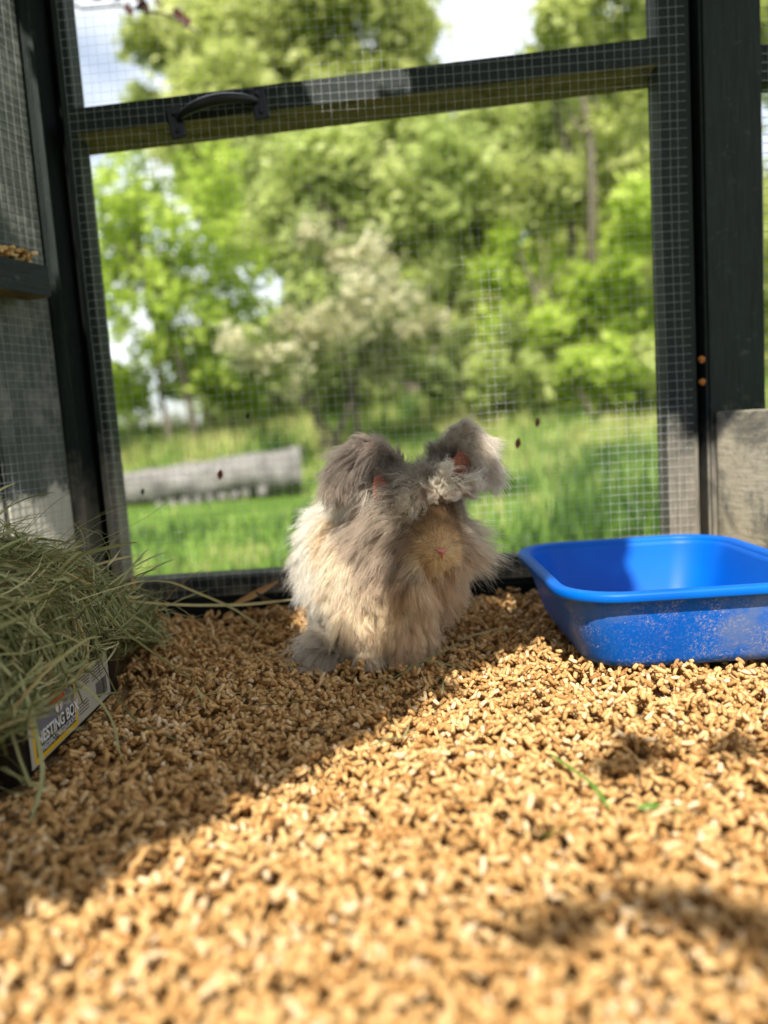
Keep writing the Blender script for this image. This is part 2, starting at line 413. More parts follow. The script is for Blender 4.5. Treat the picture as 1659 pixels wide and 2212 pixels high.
def leaf_obj(name, loc, rot, L, Wd, curl, mat, label=None, cat=None, group=None, parent=None):
    V, Fq = leaf_shape(L, Wd, curl, rng)
    Vt = np.concatenate([V, V + np.array([0, 0, -.0003])]); Ft = np.concatenate([Fq, Fq[:, ::-1] + len(V)])
    o = link(name, np_mesh(name, Vt, Ft, smooth=True), mat, parent)
    o.location = loc; o.rotation_euler = rot
    return tag(o, label, cat, group)

M_MAROON = leafy('maroon_leaf', [(0, (.10, .03, .02)), (1, (.10, .03, .02))], .3)
tw = empty('maroon_twig', (-.66, 2.1, 1.335), 'maroon leafy twig hanging into view at the top left, against the sky', 'twig')
P = np.array([(-.12, 0, .10), (-.02, 0, .05), (.08, 0, .05), (.2, .02, .03), (.27, .02, -.02)])
link('stem', np_mesh('stem', *tube(P, .003, 6), smooth=True), M_BARK, tw)
for i in range(22):
    t = rng.uniform(0, 1); p = P[0] * (1 - t) + P[-1] * t + np.array([0, rng.normal(0, .02), .05])
    leaf_obj('leaf', tuple(p), (rng.uniform(-2, -1), rng.uniform(-.6, .6), rng.uniform(-2, 2)), rng.uniform(.03, .055), .014, -.2, M_MAROON, parent=tw)

# pale corrugated log lying in the grass
def make_log():
    root = empty('pale_log', (-1.26, 5.3, -.08), 'pale grey ribbed log lying in the grass left of the rabbit', 'log', rz=R(5))
    n, k = 60, 26; V = []
    for i in range(n):
        t = i / (n - 1); x = (t - .5) * 1.42
        for j in range(k):
            a = 2 * math.pi * j / k
            r = .138 + .012 * math.sin(t * 70) * (math.sin(a) < .1) + .024 * noise.noise(Vector((x * 5, math.cos(a) * 2, math.sin(a) * 2)))
            r *= (.85 + .3 * t)
            V.append((x, r * math.cos(a), r * math.sin(a) * .95 + t * .07 + .03))
    Fq = [(i * k + j, i * k + (j + 1) % k, (i + 1) * k + (j + 1) % k, (i + 1) * k + j) for i in range(n - 1) for j in range(k)]
    t = MT('pale_bleached_bark', .8, .2); co = t.coord('Object')
    c = t.ramp(t.noise(co, 12, 6, .7), [(.3, (.08, .075, .065)), (.6, (.21, .20, .185))])
    t.col(c); t.bump(t.noise(co, 40, 5, .7), .6, .01)
    link('bark', np_mesh('bark', V, Fq, smooth=True), t.m, root)
    e = flat('cut_log_face', (.5, .47, .40), .8)
    for i, nm in ((0, 0), (n - 1, 1)):
        ring = V[i * k:(i + 1) * k]; c0 = np.mean(ring, axis=0)
        link('cut_end', np_mesh('cut_end', [tuple(c0)] + ring, [(0, 1 + j, 1 + (j + 1) % k) for j in range(k)]), e, root)
    for i in range(9):
        x = -.25 + i * .085
        bm = bmesh.new(); bmesh.ops.create_icosphere(bm, subdivisions=2, radius=.035)
        for v in bm.verts: v.co = Vector((v.co.x * 1.0, v.co.y * .9, v.co.z * 1.3)) * (1 + .25 * noise.noise(v.co * 40 + Vector((i * 3, 0, 0))))
        me = bpy.data.meshes.new('knob'); bm.to_mesh(me); bm.free()
        o = link('knob', me, t.m, root); o.location = (x + rng.normal(0, .015), -.115 + rng.normal(0, .012), -.078 + i * .006); o.scale = tuple(rng.uniform(.6, 1.15, 3))
make_log()

# ------------------------------------------------------------------ the run: floor and pellets
t = MT('pellet_dust', .9, .1); n_ = t.noise(t.coord('Object'), 330, 5, .7); t.col(t.ramp(n_, [(.35, (.16, .09, .04)), (.65, (.48, .31, .14))])); t.bump(n_, 1, .003); M_FLOOR = t.m
floor = tag(box('floor', -.75, .62, -.6, 1.165, -.045, -.011, M_FLOOR, bev=0), kind='structure')
box('base_frame', -.80, .66, -.62, 1.28, -.152, -.046, painted_wood('base_paint', 0), floor, bev=.002)

def terrain(x, y):
    return -.010 * np.clip((-.27 - x) / .05, 0, 1) * np.clip((.92 - y) / .05, 0, 1) + .004 * np.sin(x * 17 + 1) * np.sin(y * 14) + .003 * np.sin(x * 31 + y * 23) + .012 * np.exp(-((x - .02) ** 2 + (y - .36) ** 2) / .02) + .008 * np.clip((y - .98) / .15, 0, 1) - .004 * np.exp(-((x + .1) ** 2 + (y - .75) ** 2) / .03)

NS = 5
def pellet_variant(rg, L, r):
    V = []; n = NS
    cap = rg.uniform(-.0012, .0012, 2)
    bend = rg.normal(0, .0006)
    sh = [rg.normal(0, .22, n), rg.normal(0, .22, n)]
    r = r * rg.uniform(.9, 1.07)
    for q, s in enumerate((-.5, -.17, .17, .5)):
        for k in range(n):
            a = 2 * math.pi * k / n
            rr = r * (1 + rg.normal(0, .06)) * (.90 if q in (0, 3) else 1)
            x = s * L
            if q == 0: x += abs(sh[0][k]) * r * 1.3
            if q == 3: x -= abs(sh[1][k]) * r * 1.3
            V.append((x, rr * math.cos(a), rr * math.sin(a) + bend * (1 - 4 * s * s)))
    V.append((-.5 * L - cap[0] + .0006, rg.normal(0, r * .2), rg.normal(0, r * .2))); V.append((.5 * L + cap[1] - .0006, rg.normal(0, r * .2), rg.normal(0, r * .2)))
    T = []
    for q in range(3):
        for k in range(n):
            a, b, c, d = q * n + k, q * n + (k + 1) % n, (q + 1) * n + (k + 1) % n, (q + 1) * n + k
            T += [(a, b, c), (a, c, d)]
    for k in range(n):
        T.append((4 * n, (k + 1) % n, k)); T.append((4 * n + 1, 3 * n + k, 3 * n + (k + 1) % n))
    return np.array(V), np.array(T)

def make_pellets():
    rg = np.random.default_rng(21)
    NV = 22; lens = np.linspace(.0044, .0140, NV); rad = .00225
    var = [pellet_variant(rg, L, rad) for L in lens]
    N = 62000
    res = .0014; x0, y0 = -.72, .2; nx, ny = int(1.4 / res), int(1.0 / res)
    xx = x0 + np.arange(nx) * res; yy = y0 + np.arange(ny) * res
    H = terrain(xx[:, None], yy[None]).astype(float) - .012
    y = .22 + rg.uniform(0, 1, N * 4) * .945; x = rg.uniform(-.62, .60, N * 4)
    ok = (np.abs(x) < .53 * y + .075) & (rg.uniform(0, 1, N * 4) < np.where(y < .95, 1, .9))
    ok &= ~((x < -.335) & (y > .58) & (y < 1.0))
    ok &= ~((x > .235) & (x < .42) & (y > .82) & (y < 1.04))
    x, y = x[ok][:N], y[ok][:N]; N = len(x)
    vi = np.clip((rg.beta(2.2, 2.2, N) * NV).astype(int), 0, NV - 1); th = rg.uniform(0, math.pi, N)
    out = np.zeros((N, 5)); sA = np.array([-.5, -.25, 0, .25, .5])
    for i in range(N):
        L = lens[vi[i]]; c, s = math.cos(th[i]), math.sin(th[i])
        ix = ((x[i] + sA * L * c - x0) / res).astype(int); iy = ((y[i] + sA * L * s - y0) / res).astype(int)
        np.clip(ix, 0, nx - 1, ix); np.clip(iy, 0, ny - 1, iy)
        h = H[ix, iy]
        hl = max(h[0], h[1]); hr = max(h[3], h[4]); sl = (hr - hl) / (L * .8)
        sl = max(-1.1, min(1.1, sl)); z = max((hl + hr) / 2, h[2]) * .64 + h.mean() * .36
        m = int(L * .9 / res) + 1
        a = np.linspace(-.46, .46, m) * L
        zt = z + sl * a + rad * 1.85
        for q, dz in ((-.0016, .0009), (0, 0), (.0016, .0009)):
            jx = ((x[i] + a * c - q * s - x0) / res).astype(int); jy = ((y[i] + a * s + q * c - y0) / res).astype(int)
            np.clip(jx, 0, nx - 1, jx); np.clip(jy, 0, ny - 1, jy)
            H[jx, jy] = np.maximum(H[jx, jy], zt - dz)
        out[i] = (x[i], y[i], z + rad, th[i], math.atan(sl))
    # settle the whole bed so that its surface lies about z = 0
    med = np.median(H[(np.abs(xx) < .3), :][:, (yy > .35) & (yy < 1.1)])
    out[:, 2] -= med; H -= med
    spin = rg.uniform(0, 6.28, N); tone = rg.uniform(0, 1, N); tone = np.where(rg.uniform(0, 1, N) < .02, .995, tone * .97)
    def mats(idx):
        th_, ti, sp = out[idx, 3], -out[idx, 4], spin[idx]
        ct, st, cy_, sy_, cs, ss = np.cos(th_), np.sin(th_), np.cos(ti), np.sin(ti), np.cos(sp), np.sin(sp)
        Rz = np.zeros((len(idx), 3, 3)); Rz[:, 0, 0] = ct; Rz[:, 0, 1] = -st; Rz[:, 1, 0] = st; Rz[:, 1, 1] = ct; Rz[:, 2, 2] = 1
        Ry = np.zeros_like(Rz); Ry[:, 0, 0] = cy_; Ry[:, 0, 2] = sy_; Ry[:, 1, 1] = 1; Ry[:, 2, 0] = -sy_; Ry[:, 2, 2] = cy_
        Rx = np.zeros_like(Rz); Rx[:, 0, 0] = 1; Rx[:, 1, 1] = cs; Rx[:, 1, 2] = -ss; Rx[:, 2, 1] = ss; Rx[:, 2, 2] = cs
        return Rz @ Ry @ Rx
    # the 300 that show largest: on top, nearest the camera
    ix = ((out[:, 0] - x0) / res).astype(int).clip(0, nx - 1); iy = ((out[:, 1] - y0) / res).astype(int).clip(0, ny - 1)
    top = (H[ix, iy] - out[:, 2]) < rad * 1.3
    vis = top & (out[:, 1] > .335) & (np.abs(out[:, 0]) < out[:, 1] * .49)
    order = np.argsort(np.where(vis, out[:, 1], 9)); near = order[:300]
    rest = np.setdiff1d(np.arange(N), near)
    # drop pellets that are buried
    rest = rest[(H[ix[rest], iy[rest]] - out[rest, 2]) < .0075]
    VV, TT, TN = [], [], []; o = 0
    for v in range(NV):
        idx = rest[vi[rest] == v]
        if len(idx) == 0: continue
        V, T = var[v]; Mx = mats(idx)
        P = np.einsum('nij,kj->nki', Mx, V) + out[idx, None, :3]
        VV.append(P.reshape(-1, 3)); TT.append((T[None] + (np.arange(len(idx)) * len(V))[:, None, None] + o).reshape(-1, 3))
        TN.append(np.repeat(tone[idx], len(V))); o += len(idx) * len(V)
    me = np_mesh('wood_pellets', np.concatenate(VV), np.concatenate(TT), np.concatenate(TN), smooth=True, flatmod=(30, 40))
    o = link('wood_pellets', me, M_PELLET, floor); o['kind'] = 'stuff'
    vm = []
    for V, T in var:
        m = np_mesh('wood_pellet', V, T, smooth=True, flatmod=(30, 40)); m.materials.append(M_PELLET); vm.append(m)
    Mx = mats(near)
    for q, i in enumerate(near):
        p = bpy.data.objects.new('wood_pellet', vm[vi[i]]); COL.objects.link(p); p.parent = floor
        m4 = Matrix([list(r) for r in Mx[q]]).to_4x4(); m4.translation = Vector(out[i, :3]); p.matrix_basis = m4
    return H, x0, y0, res
PH = make_pellets()
def ground_at(x, y):
    H, x0, y0, res = PH
    i = int((x - x0) / res); j = int((y - y0) / res)
    a = H[max(i - 3, 0):i + 4, max(j - 3, 0):j + 4]
    return float(a.max()) if a.size else 0.

# ------------------------------------------------------------------ wire door and its surround
DZ = R(-1.55)
M_FRAME_V = painted_wood('green_black_paint_upright', 2, wear_and_sun=.46, wz=.27)  # pale foot of the stiles: scuffs plus sunlight put into the colour
M_FRAME_V2 = painted_wood('green_black_paint_post', 2, wear_and_sun=.46, wz=.25)  # same for the posts, pale up to the sunlit height
M_FRAME_H = painted_wood('green_black_paint_rail', 0)
door = empty('wire_door', (0, 1.17, 0), 'green black framed door of square wire mesh between the two posts', 'door', rz=DZ)
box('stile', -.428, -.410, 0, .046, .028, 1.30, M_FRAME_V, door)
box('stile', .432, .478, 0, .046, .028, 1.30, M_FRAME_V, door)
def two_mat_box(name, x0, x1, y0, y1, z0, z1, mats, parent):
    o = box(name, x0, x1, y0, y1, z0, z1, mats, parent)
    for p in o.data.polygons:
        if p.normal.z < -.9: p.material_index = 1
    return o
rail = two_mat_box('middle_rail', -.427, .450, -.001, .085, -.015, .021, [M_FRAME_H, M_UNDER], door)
rail.rotation_euler = (0, R(-2.25), 0); rail.location = (0, 0, .768 - .006)
M_SILL = painted_wood('scuffed_sill_paint', 0, wear_and_sun=.47, wz=.06)
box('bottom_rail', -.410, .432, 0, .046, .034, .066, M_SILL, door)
wire_grid('wire_mesh', -.418, .470, .036, 1.29, .0127, .00016, lambda u, v, w: (u, -.003 + w * .5, v), M_WIRE, door, 3)
# pull handle on the rail
hd = empty('handle', (-.200, -.004, .742)); hd.parent = door; hd.rotation_euler = (0, R(-8), 0)
for sx in (-1, 1):
    bm = bmesh.new(); box_bm(bm, sx * .062 - .011, sx * .062 + .011, -.004, 0, -.022, .022, .002)
    me = bpy.data.meshes.new('mounting_plate'); bm.to_mesh(me); bm.free()
    pl = link('mounting_plate', me, M_IRON, hd)
    for sz in (-.012, .012):
        bolts = bmesh.new(); bmesh.ops.create_icosphere(bolts, subdivisions=2, radius=.0036, matrix=Matrix.Translation((sx * .062, -.0045, sz)))
        me = bpy.data.meshes.new('bolt'); bolts.to_mesh(me); bolts.free(); link('bolt', me, M_IRON, hd)
s = np.linspace(0, 1, 15)
P = np.stack([-.058 + .116 * s, -.006 - .017 * np.sin(np.pi * s) ** .6, .004 + .006 * np.sin(np.pi * s)], -1)
link('grip', np_mesh('grip', *tube(P, .0045 + .0035 * np.sin(np.pi * s), 10), smooth=True), M_IRON, hd)

# dark board and gap under the door
th = box('threshold_board', -.50, .50, -.012, .046, -.03, .028, flat('black_stained_board', (.008, .009, .010), .8, .1), bev=.001)
th.location = (0, 1.17, 0); th.rotation_euler = (0, 0, DZ); tag(th, 'black board under the wire door, behind the pellets', 'board')

pl_ = empty('left_post', (0, 1.17, 0), 'dark green post left of the door, black gap beside it', 'post', rz=DZ)
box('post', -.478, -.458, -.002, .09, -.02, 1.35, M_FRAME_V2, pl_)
box('shade_backing', -.4585, -.4285, .055, .09, -.02, 1.35, flat('black_shadow_board', (.006, .007, .007), .9, .05), pl_, bev=0)  # black strip standing in for the deep shade between post and stile
pr_ = empty('right_post', (0, 1.16, 0), 'broad dark green post right of the door, its foot scuffed and painted pale as if sunlit', 'post', rz=DZ)
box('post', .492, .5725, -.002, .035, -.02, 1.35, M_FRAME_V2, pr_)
box('shade_backing', .470, .500, .060, .085, -.02, 1.35, flat('black_shade_board', (.006, .007, .007), .9, .05), pr_, bev=0)  # black strip painted as the shade in the gap by the stile
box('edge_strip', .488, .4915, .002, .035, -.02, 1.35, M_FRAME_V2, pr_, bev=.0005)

# left wall: upright planks seen very obliquely, wire added over them to cast a mesh shadow, a shelf above
AZ = R(22)
wl = empty('plank_wall', (-.479, 1.165, 0), 'wall of upright green grey planks with wire added over it to cast a mesh shadow, at the left edge', 'wall', rz=-AZ)
t = MT('grey_green_plank', .75, .25)
g = t.noise(t.coord('Object', (1, 1, .06)), 200, 4, .65); co = t.coord('Object')
c = t.ramp(g, [(.3, (.045, .055, .045)), (.7, (.12, .13, .11))])
k = t.ramp(t.noise(co, 10, 7, .75), [(.50, (0, 0, 0)), (.62, (1, 1, 1))])
c = t.mix(k, c, (.20, .20, .17))
sp = t.n('ShaderNodeSeparateXYZ'); t.l(co, sp.inputs[0])
sunlit_low = t.ramp(t.math('ADD', t.math('MULTIPLY', t.math('SUBTRACT', .235, sp.outputs[2]), 5.0), t.noise(co, 12, 6, .7)), [(.52, (0, 0, 0)), (.62, (1, 1, 1))])  # cream lower part paints the sunlit patch into the plank colour
c = t.mix(sunlit_low, c, t.ramp(g, [(.3, (.42, .39, .31)), (.7, (.66, .62, .50))])); t.col(c); t.bump(g, .6, .001); M_PLANK = t.m
for i in range(12):
    y1 = .010 - i * .125
    box('plank', -.022 + .001 * (i % 2), 0.0005 * (i % 2), y1 - .115, y1, .0, 1.25, M_PLANK, wl, .002)
bk = box('shade_backing', -.045, -.026, -1.5, .05, -.03, 1.25, flat('black_shadow_back', (.006, .007, .007), .9, .05), wl, bev=0)
wire_grid('wire_mesh', -.6, -.004, .02, 1.2, .0127, .00028, lambda u, v, w: (.012 + w, u, v), M_WIRE_D, wl, 5)
sh = empty('shelf', (-.479, 1.165, 0), 'narrow shelf on the left plank wall with wood pellets on it', 'shelf', rz=-AZ)
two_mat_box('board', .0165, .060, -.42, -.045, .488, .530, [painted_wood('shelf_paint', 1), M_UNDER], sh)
rgs = np.random.default_rng(5); VV = []; TT = []; TN = []; o_ = 0
for i in range(300):
    V, T = pellet_variant(rgs, rgs.uniform(.008, .018), .0031)
    e = Matrix.Rotation(rgs.uniform(0, 6.28), 3, 'Z') @ Matrix.Rotation(rgs.normal(0, .3), 3, 'Y')
    V = V @ np.array(e).T + np.array([rgs.uniform(.019, .057), rgs.uniform(-.41, -.05), .5335 + rgs.choice([0, .005, .01])])
    VV.append(V); TT.append(T + o_); TN.append(np.full(len(V), rgs.uniform(0, .5))); o_ += len(V)
o = link('shelf_pellets', np_mesh('shelf_pellets', np.concatenate(VV), np.concatenate(TT), np.concatenate(TN), smooth=True), M_PELLET)
o.location = (-.479, 1.165, 0); o.rotation_euler = (0, 0, -AZ)
tag(o, 'rust brown wood pellets heaped along the narrow shelf at the left', 'wood pellets', kind='stuff')

# right: low kick board running towards the camera, wire outside
kb = box('kick_board', 0, .02, -.36, -.002, -.02, .267, weathered('weathered_scuffed_wood'), bev=.003); kb.location = (.497, 1.143, 0); kb.rotation_euler = (0, 0, R(17))
tag(kb, 'low weathered board with peeling dark paint behind the blue pan, against the right post', 'board')
side = empty('side_wire', (.60, 1.2, 0), 'wire mesh and dark rail seen in the thin strip right of the right post', 'wire panel')
wire_grid('wire_mesh', 0, .5, .1, 1.2, .0127, .0006, lambda u, v, w: (u * .9, -.002 + w + .1 * u, v), M_WIRE_D, side, 8)
box('rail', -.01, .5, 0, .04, .745, .800, M_FRAME_H, side)

# ------------------------------------------------------------------ litter pan
def rrect(cx, cy, hx, hy, r, k=8):
    P = []
    for (sx, sy, a0) in ((1, 1, 0), (-1, 1, 90), (-1, -1, 180), (1, -1, 270)):
        for i in range(k + 1):
            a = R(a0 + 90 * i / k)
            P.append((cx + sx * (hx - r) + r * math.cos(a), cy + sy * (hy - r) + r * math.sin(a)))
    return P
def loops_mesh(name, loops, closed_end=(False, False), flip=False):
    n = len(loops[0]); V = [p for L in loops for p in L]; Fq = []
    for i in range(len(loops) - 1):
        for k in range(n):
            q = (i * n + k, i * n + (k + 1) % n, (i + 1) * n + (k + 1) % n, (i + 1) * n + k)
            Fq.append(q[::-1] if flip else q)
    bm = bmesh.new(); vs = [bm.verts.new(v) for v in V]
    for q in Fq: bm.faces.new([vs[i] for i in q])
    if closed_end[0]: bm.faces.new([vs[i] for i in range(n)][::-1])
    if closed_end[1]: bm.faces.new([vs[(len(loops) - 1) * n + i] for i in range(n)])
    bmesh.ops.recalc_face_normals(bm, faces=bm.faces)
    for f in bm.faces: f.smooth = len(f.verts) == 4
    me = bpy.data.meshes.new(name); bm.to_mesh(me); bm.free(); return me
def blue_mat(name, dirt):
    t = MT(name, .42, .16)
    co = t.coord('Object')
    base = t.ramp(t.noise(co, 6, 3), [(.3, (.0, .085, .44)), (.7, (.0, .125, .55))])
    if dirt:
        a = t.ramp(t.noise(co, 17, 6, .75, 1.2), [(.46, (0, 0, 0)), (.60, (1, 1, 1))])
        b = t.ramp(t.noise(co, 330, 6, .85), [(.50, (0, 0, 0)), (.64, (1, 1, 1))])
        f = t.math('MULTIPLY', t.math('MAXIMUM', t.math('MULTIPLY', a, b), t.math('MULTIPLY', b, .12)), 1.0)
        base = t.mix(f, base, (.42, .38, .32))
        a2 = t.ramp(t.noise(co, 9, 5, .6), [(.52, (0, 0, 0)), (.62, (1, 1, 1))])
        base = t.mix(t.math('MULTIPLY', a2, .45), base, (.20, .23, .28))
        s2 = t.ramp(t.noise(co, 120, 3, .6), [(.72, (0, 0, 0)), (.76, (1, 1, 1))])
        base = t.mix(s2, base, (.55, .5, .42))
        t.l(t.math('ADD', t.math('MULTIPLY', f, .5), .32), t.b.inputs['Roughness'])
        t.bump(t.noise(co, 300, 5, .8), .25, .0006)
    t.b.inputs['Subsurface Weight'].default_value = 0.0
    t.col(base); return t.m
pan = empty('litter_pan', (.322, .918, 0), 'bright blue plastic litter pan, dusty on its front side', 'litter pan', rz=R(-1))
HX, HY, ZT = .146, .170, .097
L = []
def lp(inset, z, r): return [(x, y, z) for x, y in rrect(0, 0, HX - inset, HY - inset, r)]
out_prof = [(.048, .0105, .045), (.040, .0085, .044), (.034, .012, .045), (.030, .020, .046), (.0095, .086, .058), (.0085, ZT - .003, .060)]
in_prof = [(.0125, ZT - .002, .060), (.0145, .086, .058), (.0355, .024, .050), (.041, .015, .048), (.050, .0125, .044)]
me = loops_mesh('basin', [lp(*p) for p in out_prof + in_prof], (True, True))
M_BLUE = blue_mat('glossy_blue_plastic', False)
link('basin', me, [blue_mat('dusty_blue_plastic', True), M_BLUE], pan)
for p in me.polygons:
    if p.index >= 6 * 36: p.material_index = 1
rim_prof = [(.0105, ZT - .004, .061), (.0095, ZT - .0085, .062), (.0005, ZT - .009, .066), (-.0005, ZT - .0075, .066), (-.0005, ZT - .002, .066), (.001, ZT + .0005, .066), (.003, ZT + .001, .065), (.009, ZT + .001, .062), (.0125, ZT - .0005, .060), (.0130, ZT - .004, .060)]
link('rim', loops_mesh('rim', [lp(*p) for p in rim_prof]), M_BLUE, pan)

# ------------------------------------------------------------------ nesting box with its printed label
nb = empty('nesting_box', (-.48, .745, 0), 'black brown plastic nesting box under the hay, printed label on its side', 'nesting box')
t = MT('black_brown_plastic', .45, .3); co = t.coord('Object')
t.col(t.ramp(t.noise(co, 30, 5, .7), [(.4, (.012, .010, .008)), (.75, (.040, .032, .022))])); M_NB = t.m
def nl(ix, iy, z, r=.02): return [(x, y, z) for x, y in rrect(0, 0, .160 - ix, .135 - iy, r, 5)]
link('tub', loops_mesh('tub', [nl(0, 0, 0), nl(0, 0, .068), nl(-.006, -.006, .069), nl(-.006, -.006, .076), nl(.004, .004, .076), nl(.004, .004, .012)], (True, True)), M_NB, nb)
XL = .1606
def plate(name, y0, y1, z0, z1, x, mat, parent, th=.0003):
    return box(name, x, x + th, y0, y1, z0, z1, mat, parent, bev=0)
lab = plate('label', -.104, .092, .0035, .054, XL, flat('label_paper', (.42, .39, .32), .5), nb)
def lbl(name, y0, y1, z0, z1, k, c): return plate(name, y0, y1, z0, z1, XL + .0004 + k * .0002, flat(name + '_ink', c, .45), lab, .0001)
lbl('yellow_border', -.098, -.001, .005, .0525, 0, (.70, .42, .02))
lbl('print_panel', -.0935, -.006, .0100, .049, 1, (.035, .028, .02))
lbl('sky_panel', -.0945, -.005, .029, .049, 2, (.16, .16, .20))
lbl('red_banner', -.060, -.025, .0435, .0515, 3, (.55, .03, .02))
def fontmesh(name, txt, size, y, z, k, mat, sx=1., bold=.0):
    cu_ = bpy.data.curves.new(name, 'FONT'); cu_.body = txt; cu_.size = size; cu_.extrude = .00004; cu_.offset = bold
    ob = bpy.data.objects.new(name, cu_); COL.objects.link(ob)
    dg = bpy.context.evaluated_depsgraph_get(); me = bpy.data.meshes.new_from_object(ob.evaluated_get(dg))
    bpy.data.objects.remove(ob)
    Mx = Matrix(((0, 0, 1, XL + .0004 + k * .0002), (sx, 0, 0, y), (0, 1, 0, z), (0, 0, 0, 1)))
    me.transform(Mx); me.name = name
    me.materials.clear()
    return link(name, me, mat, lab)
M_WHITE = flat('white_ink', (.8, .8, .78), .5); M_BLK = flat('black_ink', (.03, .03, .03), .5)
fontmesh('title_lettering', 'NESTING BOX', .0155, -.0915, .0198, 6, M_WHITE, .92, .0003)
fontmesh('subtitle_lettering', 'PONEDERO / NESTINGBO\u00ceTE', .0078, -.0915, .0122, 6, M_WHITE, .83)
def disc(name, y, z, ry, rz, k, mat):
    V = [(XL + .0004 + k * .0002, y, z)] + [(XL + .0004 + k * .0002, y + ry * math.cos(a), z + rz * math.sin(a)) for a in np.linspace(0, 2 * math.pi, 25)[:-1]]
    return link(name, np_mesh(name, V, [(0, 1 + i, 1 + (i + 1) % 24) for i in range(24)]), mat, lab)
disc('emblem_ring', -.042, .0385, .0085, .0065, 5, M_BLK); disc('emblem', -.042, .0385, .0078, .0058, 6, M_WHITE)
M_RED = flat('dark_red_ink', (.22, .03, .02), .5)
for i, (y, z, a, b) in enumerate([(-.042, .0415, .0012, .0012), (-.042, .0385, .0014, .0026), (-.0432, .0350, .0008, .0020), (-.0408, .0350, .0008, .0020), (-.0445, .0405, .0022, .0006), (-.0395, .0405, .0022, .0006)]):
    disc('emblem_figure', y, z, a, b, 7, M_RED)
rgl = np.random.default_rng(2); bm = bmesh.new()
for blk, (ya, yb, zt, n) in enumerate([(.004, .040, .050, 5), (.044, .080, .050, 6), (.004, .030, .022, 4)]):
    for i in range(n):
        y = ya; z = zt - i * .0032
        while y < yb - rgl.uniform(0, .006):
            w = rgl.uniform(.001, .0045)
            box_bm(bm, XL + .0004, XL + .00045, y, min(y + w, yb), z - .0012, z, 0); y += w + .0007
me = bpy.data.meshes.new('fine_print'); bm.to_mesh(me); bm.free(); o = link('fine_print', me, M_BLK, lab); o['kind'] = 'stuff'
bm = bmesh.new(); y = .052
while y < .084:
    w = rgl.choice([.0004, .0008, .0013]); box_bm(bm, XL + .0004, XL + .00045, y, y + w, .010, .028, 0); y += w + rgl.choice([.0005, .0009])
me = bpy.data.meshes.new('barcode'); bm.to_mesh(me); bm.free(); link('barcode', me, M_BLK, lab)

# ------------------------------------------------------------------ hay
def ribbons(name, P, width, rg, twist=1.0):
    """P: n,k,3 centre lines"""
    n, k, _ = P.shape
    T = np.gradient(P, axis=1); T /= np.linalg.norm(T, axis=2)[..., None] + 1e-9
    up = rg.normal(0, 1, (n, 1, 3)); up = up + rg.normal(0, .25 * twist, (n, k, 3)).cumsum(1) * .4
    S_ = np.cross(T, up); S_ /= np.linalg.norm(S_, axis=2)[..., None] + 1e-9
    s = np.linspace(0, 1, k)[None, :, None]
    w = width[:, None, None] * (np.clip(1 - (2 * s - 1) ** 6, .12, 1)) * .5
    N_ = np.cross(S_, T)
    V = np.stack([P - S_ * w, P + N_ * w * .35, P + S_ * w], 2).reshape(-1, 3)
    b = (np.arange(n) * k * 3)[:, None, None] + (np.arange(k - 1) * 3)[None, :, None] + np.arange(2)[None, None]
    Fq = np.stack([b, b + 1, b + 4, b + 3], -1).reshape(-1, 4)
    return V, Fq, k * 3
M_HAY = leafy('dried_grass_hay', [(0, (.08, .085, .025)), (.3, (.22, .23, .09)), (.55, (.40, .40, .19)), (.8, (.62, .56, .30)), (1, (.40, .22, .08))], .25, .6)
def hay_top(x, y):
    u = (x + .50) / .21; v = (y - .765) / .24
    return .060 + .125 * np.clip(1 - (np.abs(u) ** 2.6 + np.abs(v) ** 2.6), 0, 1) ** .7
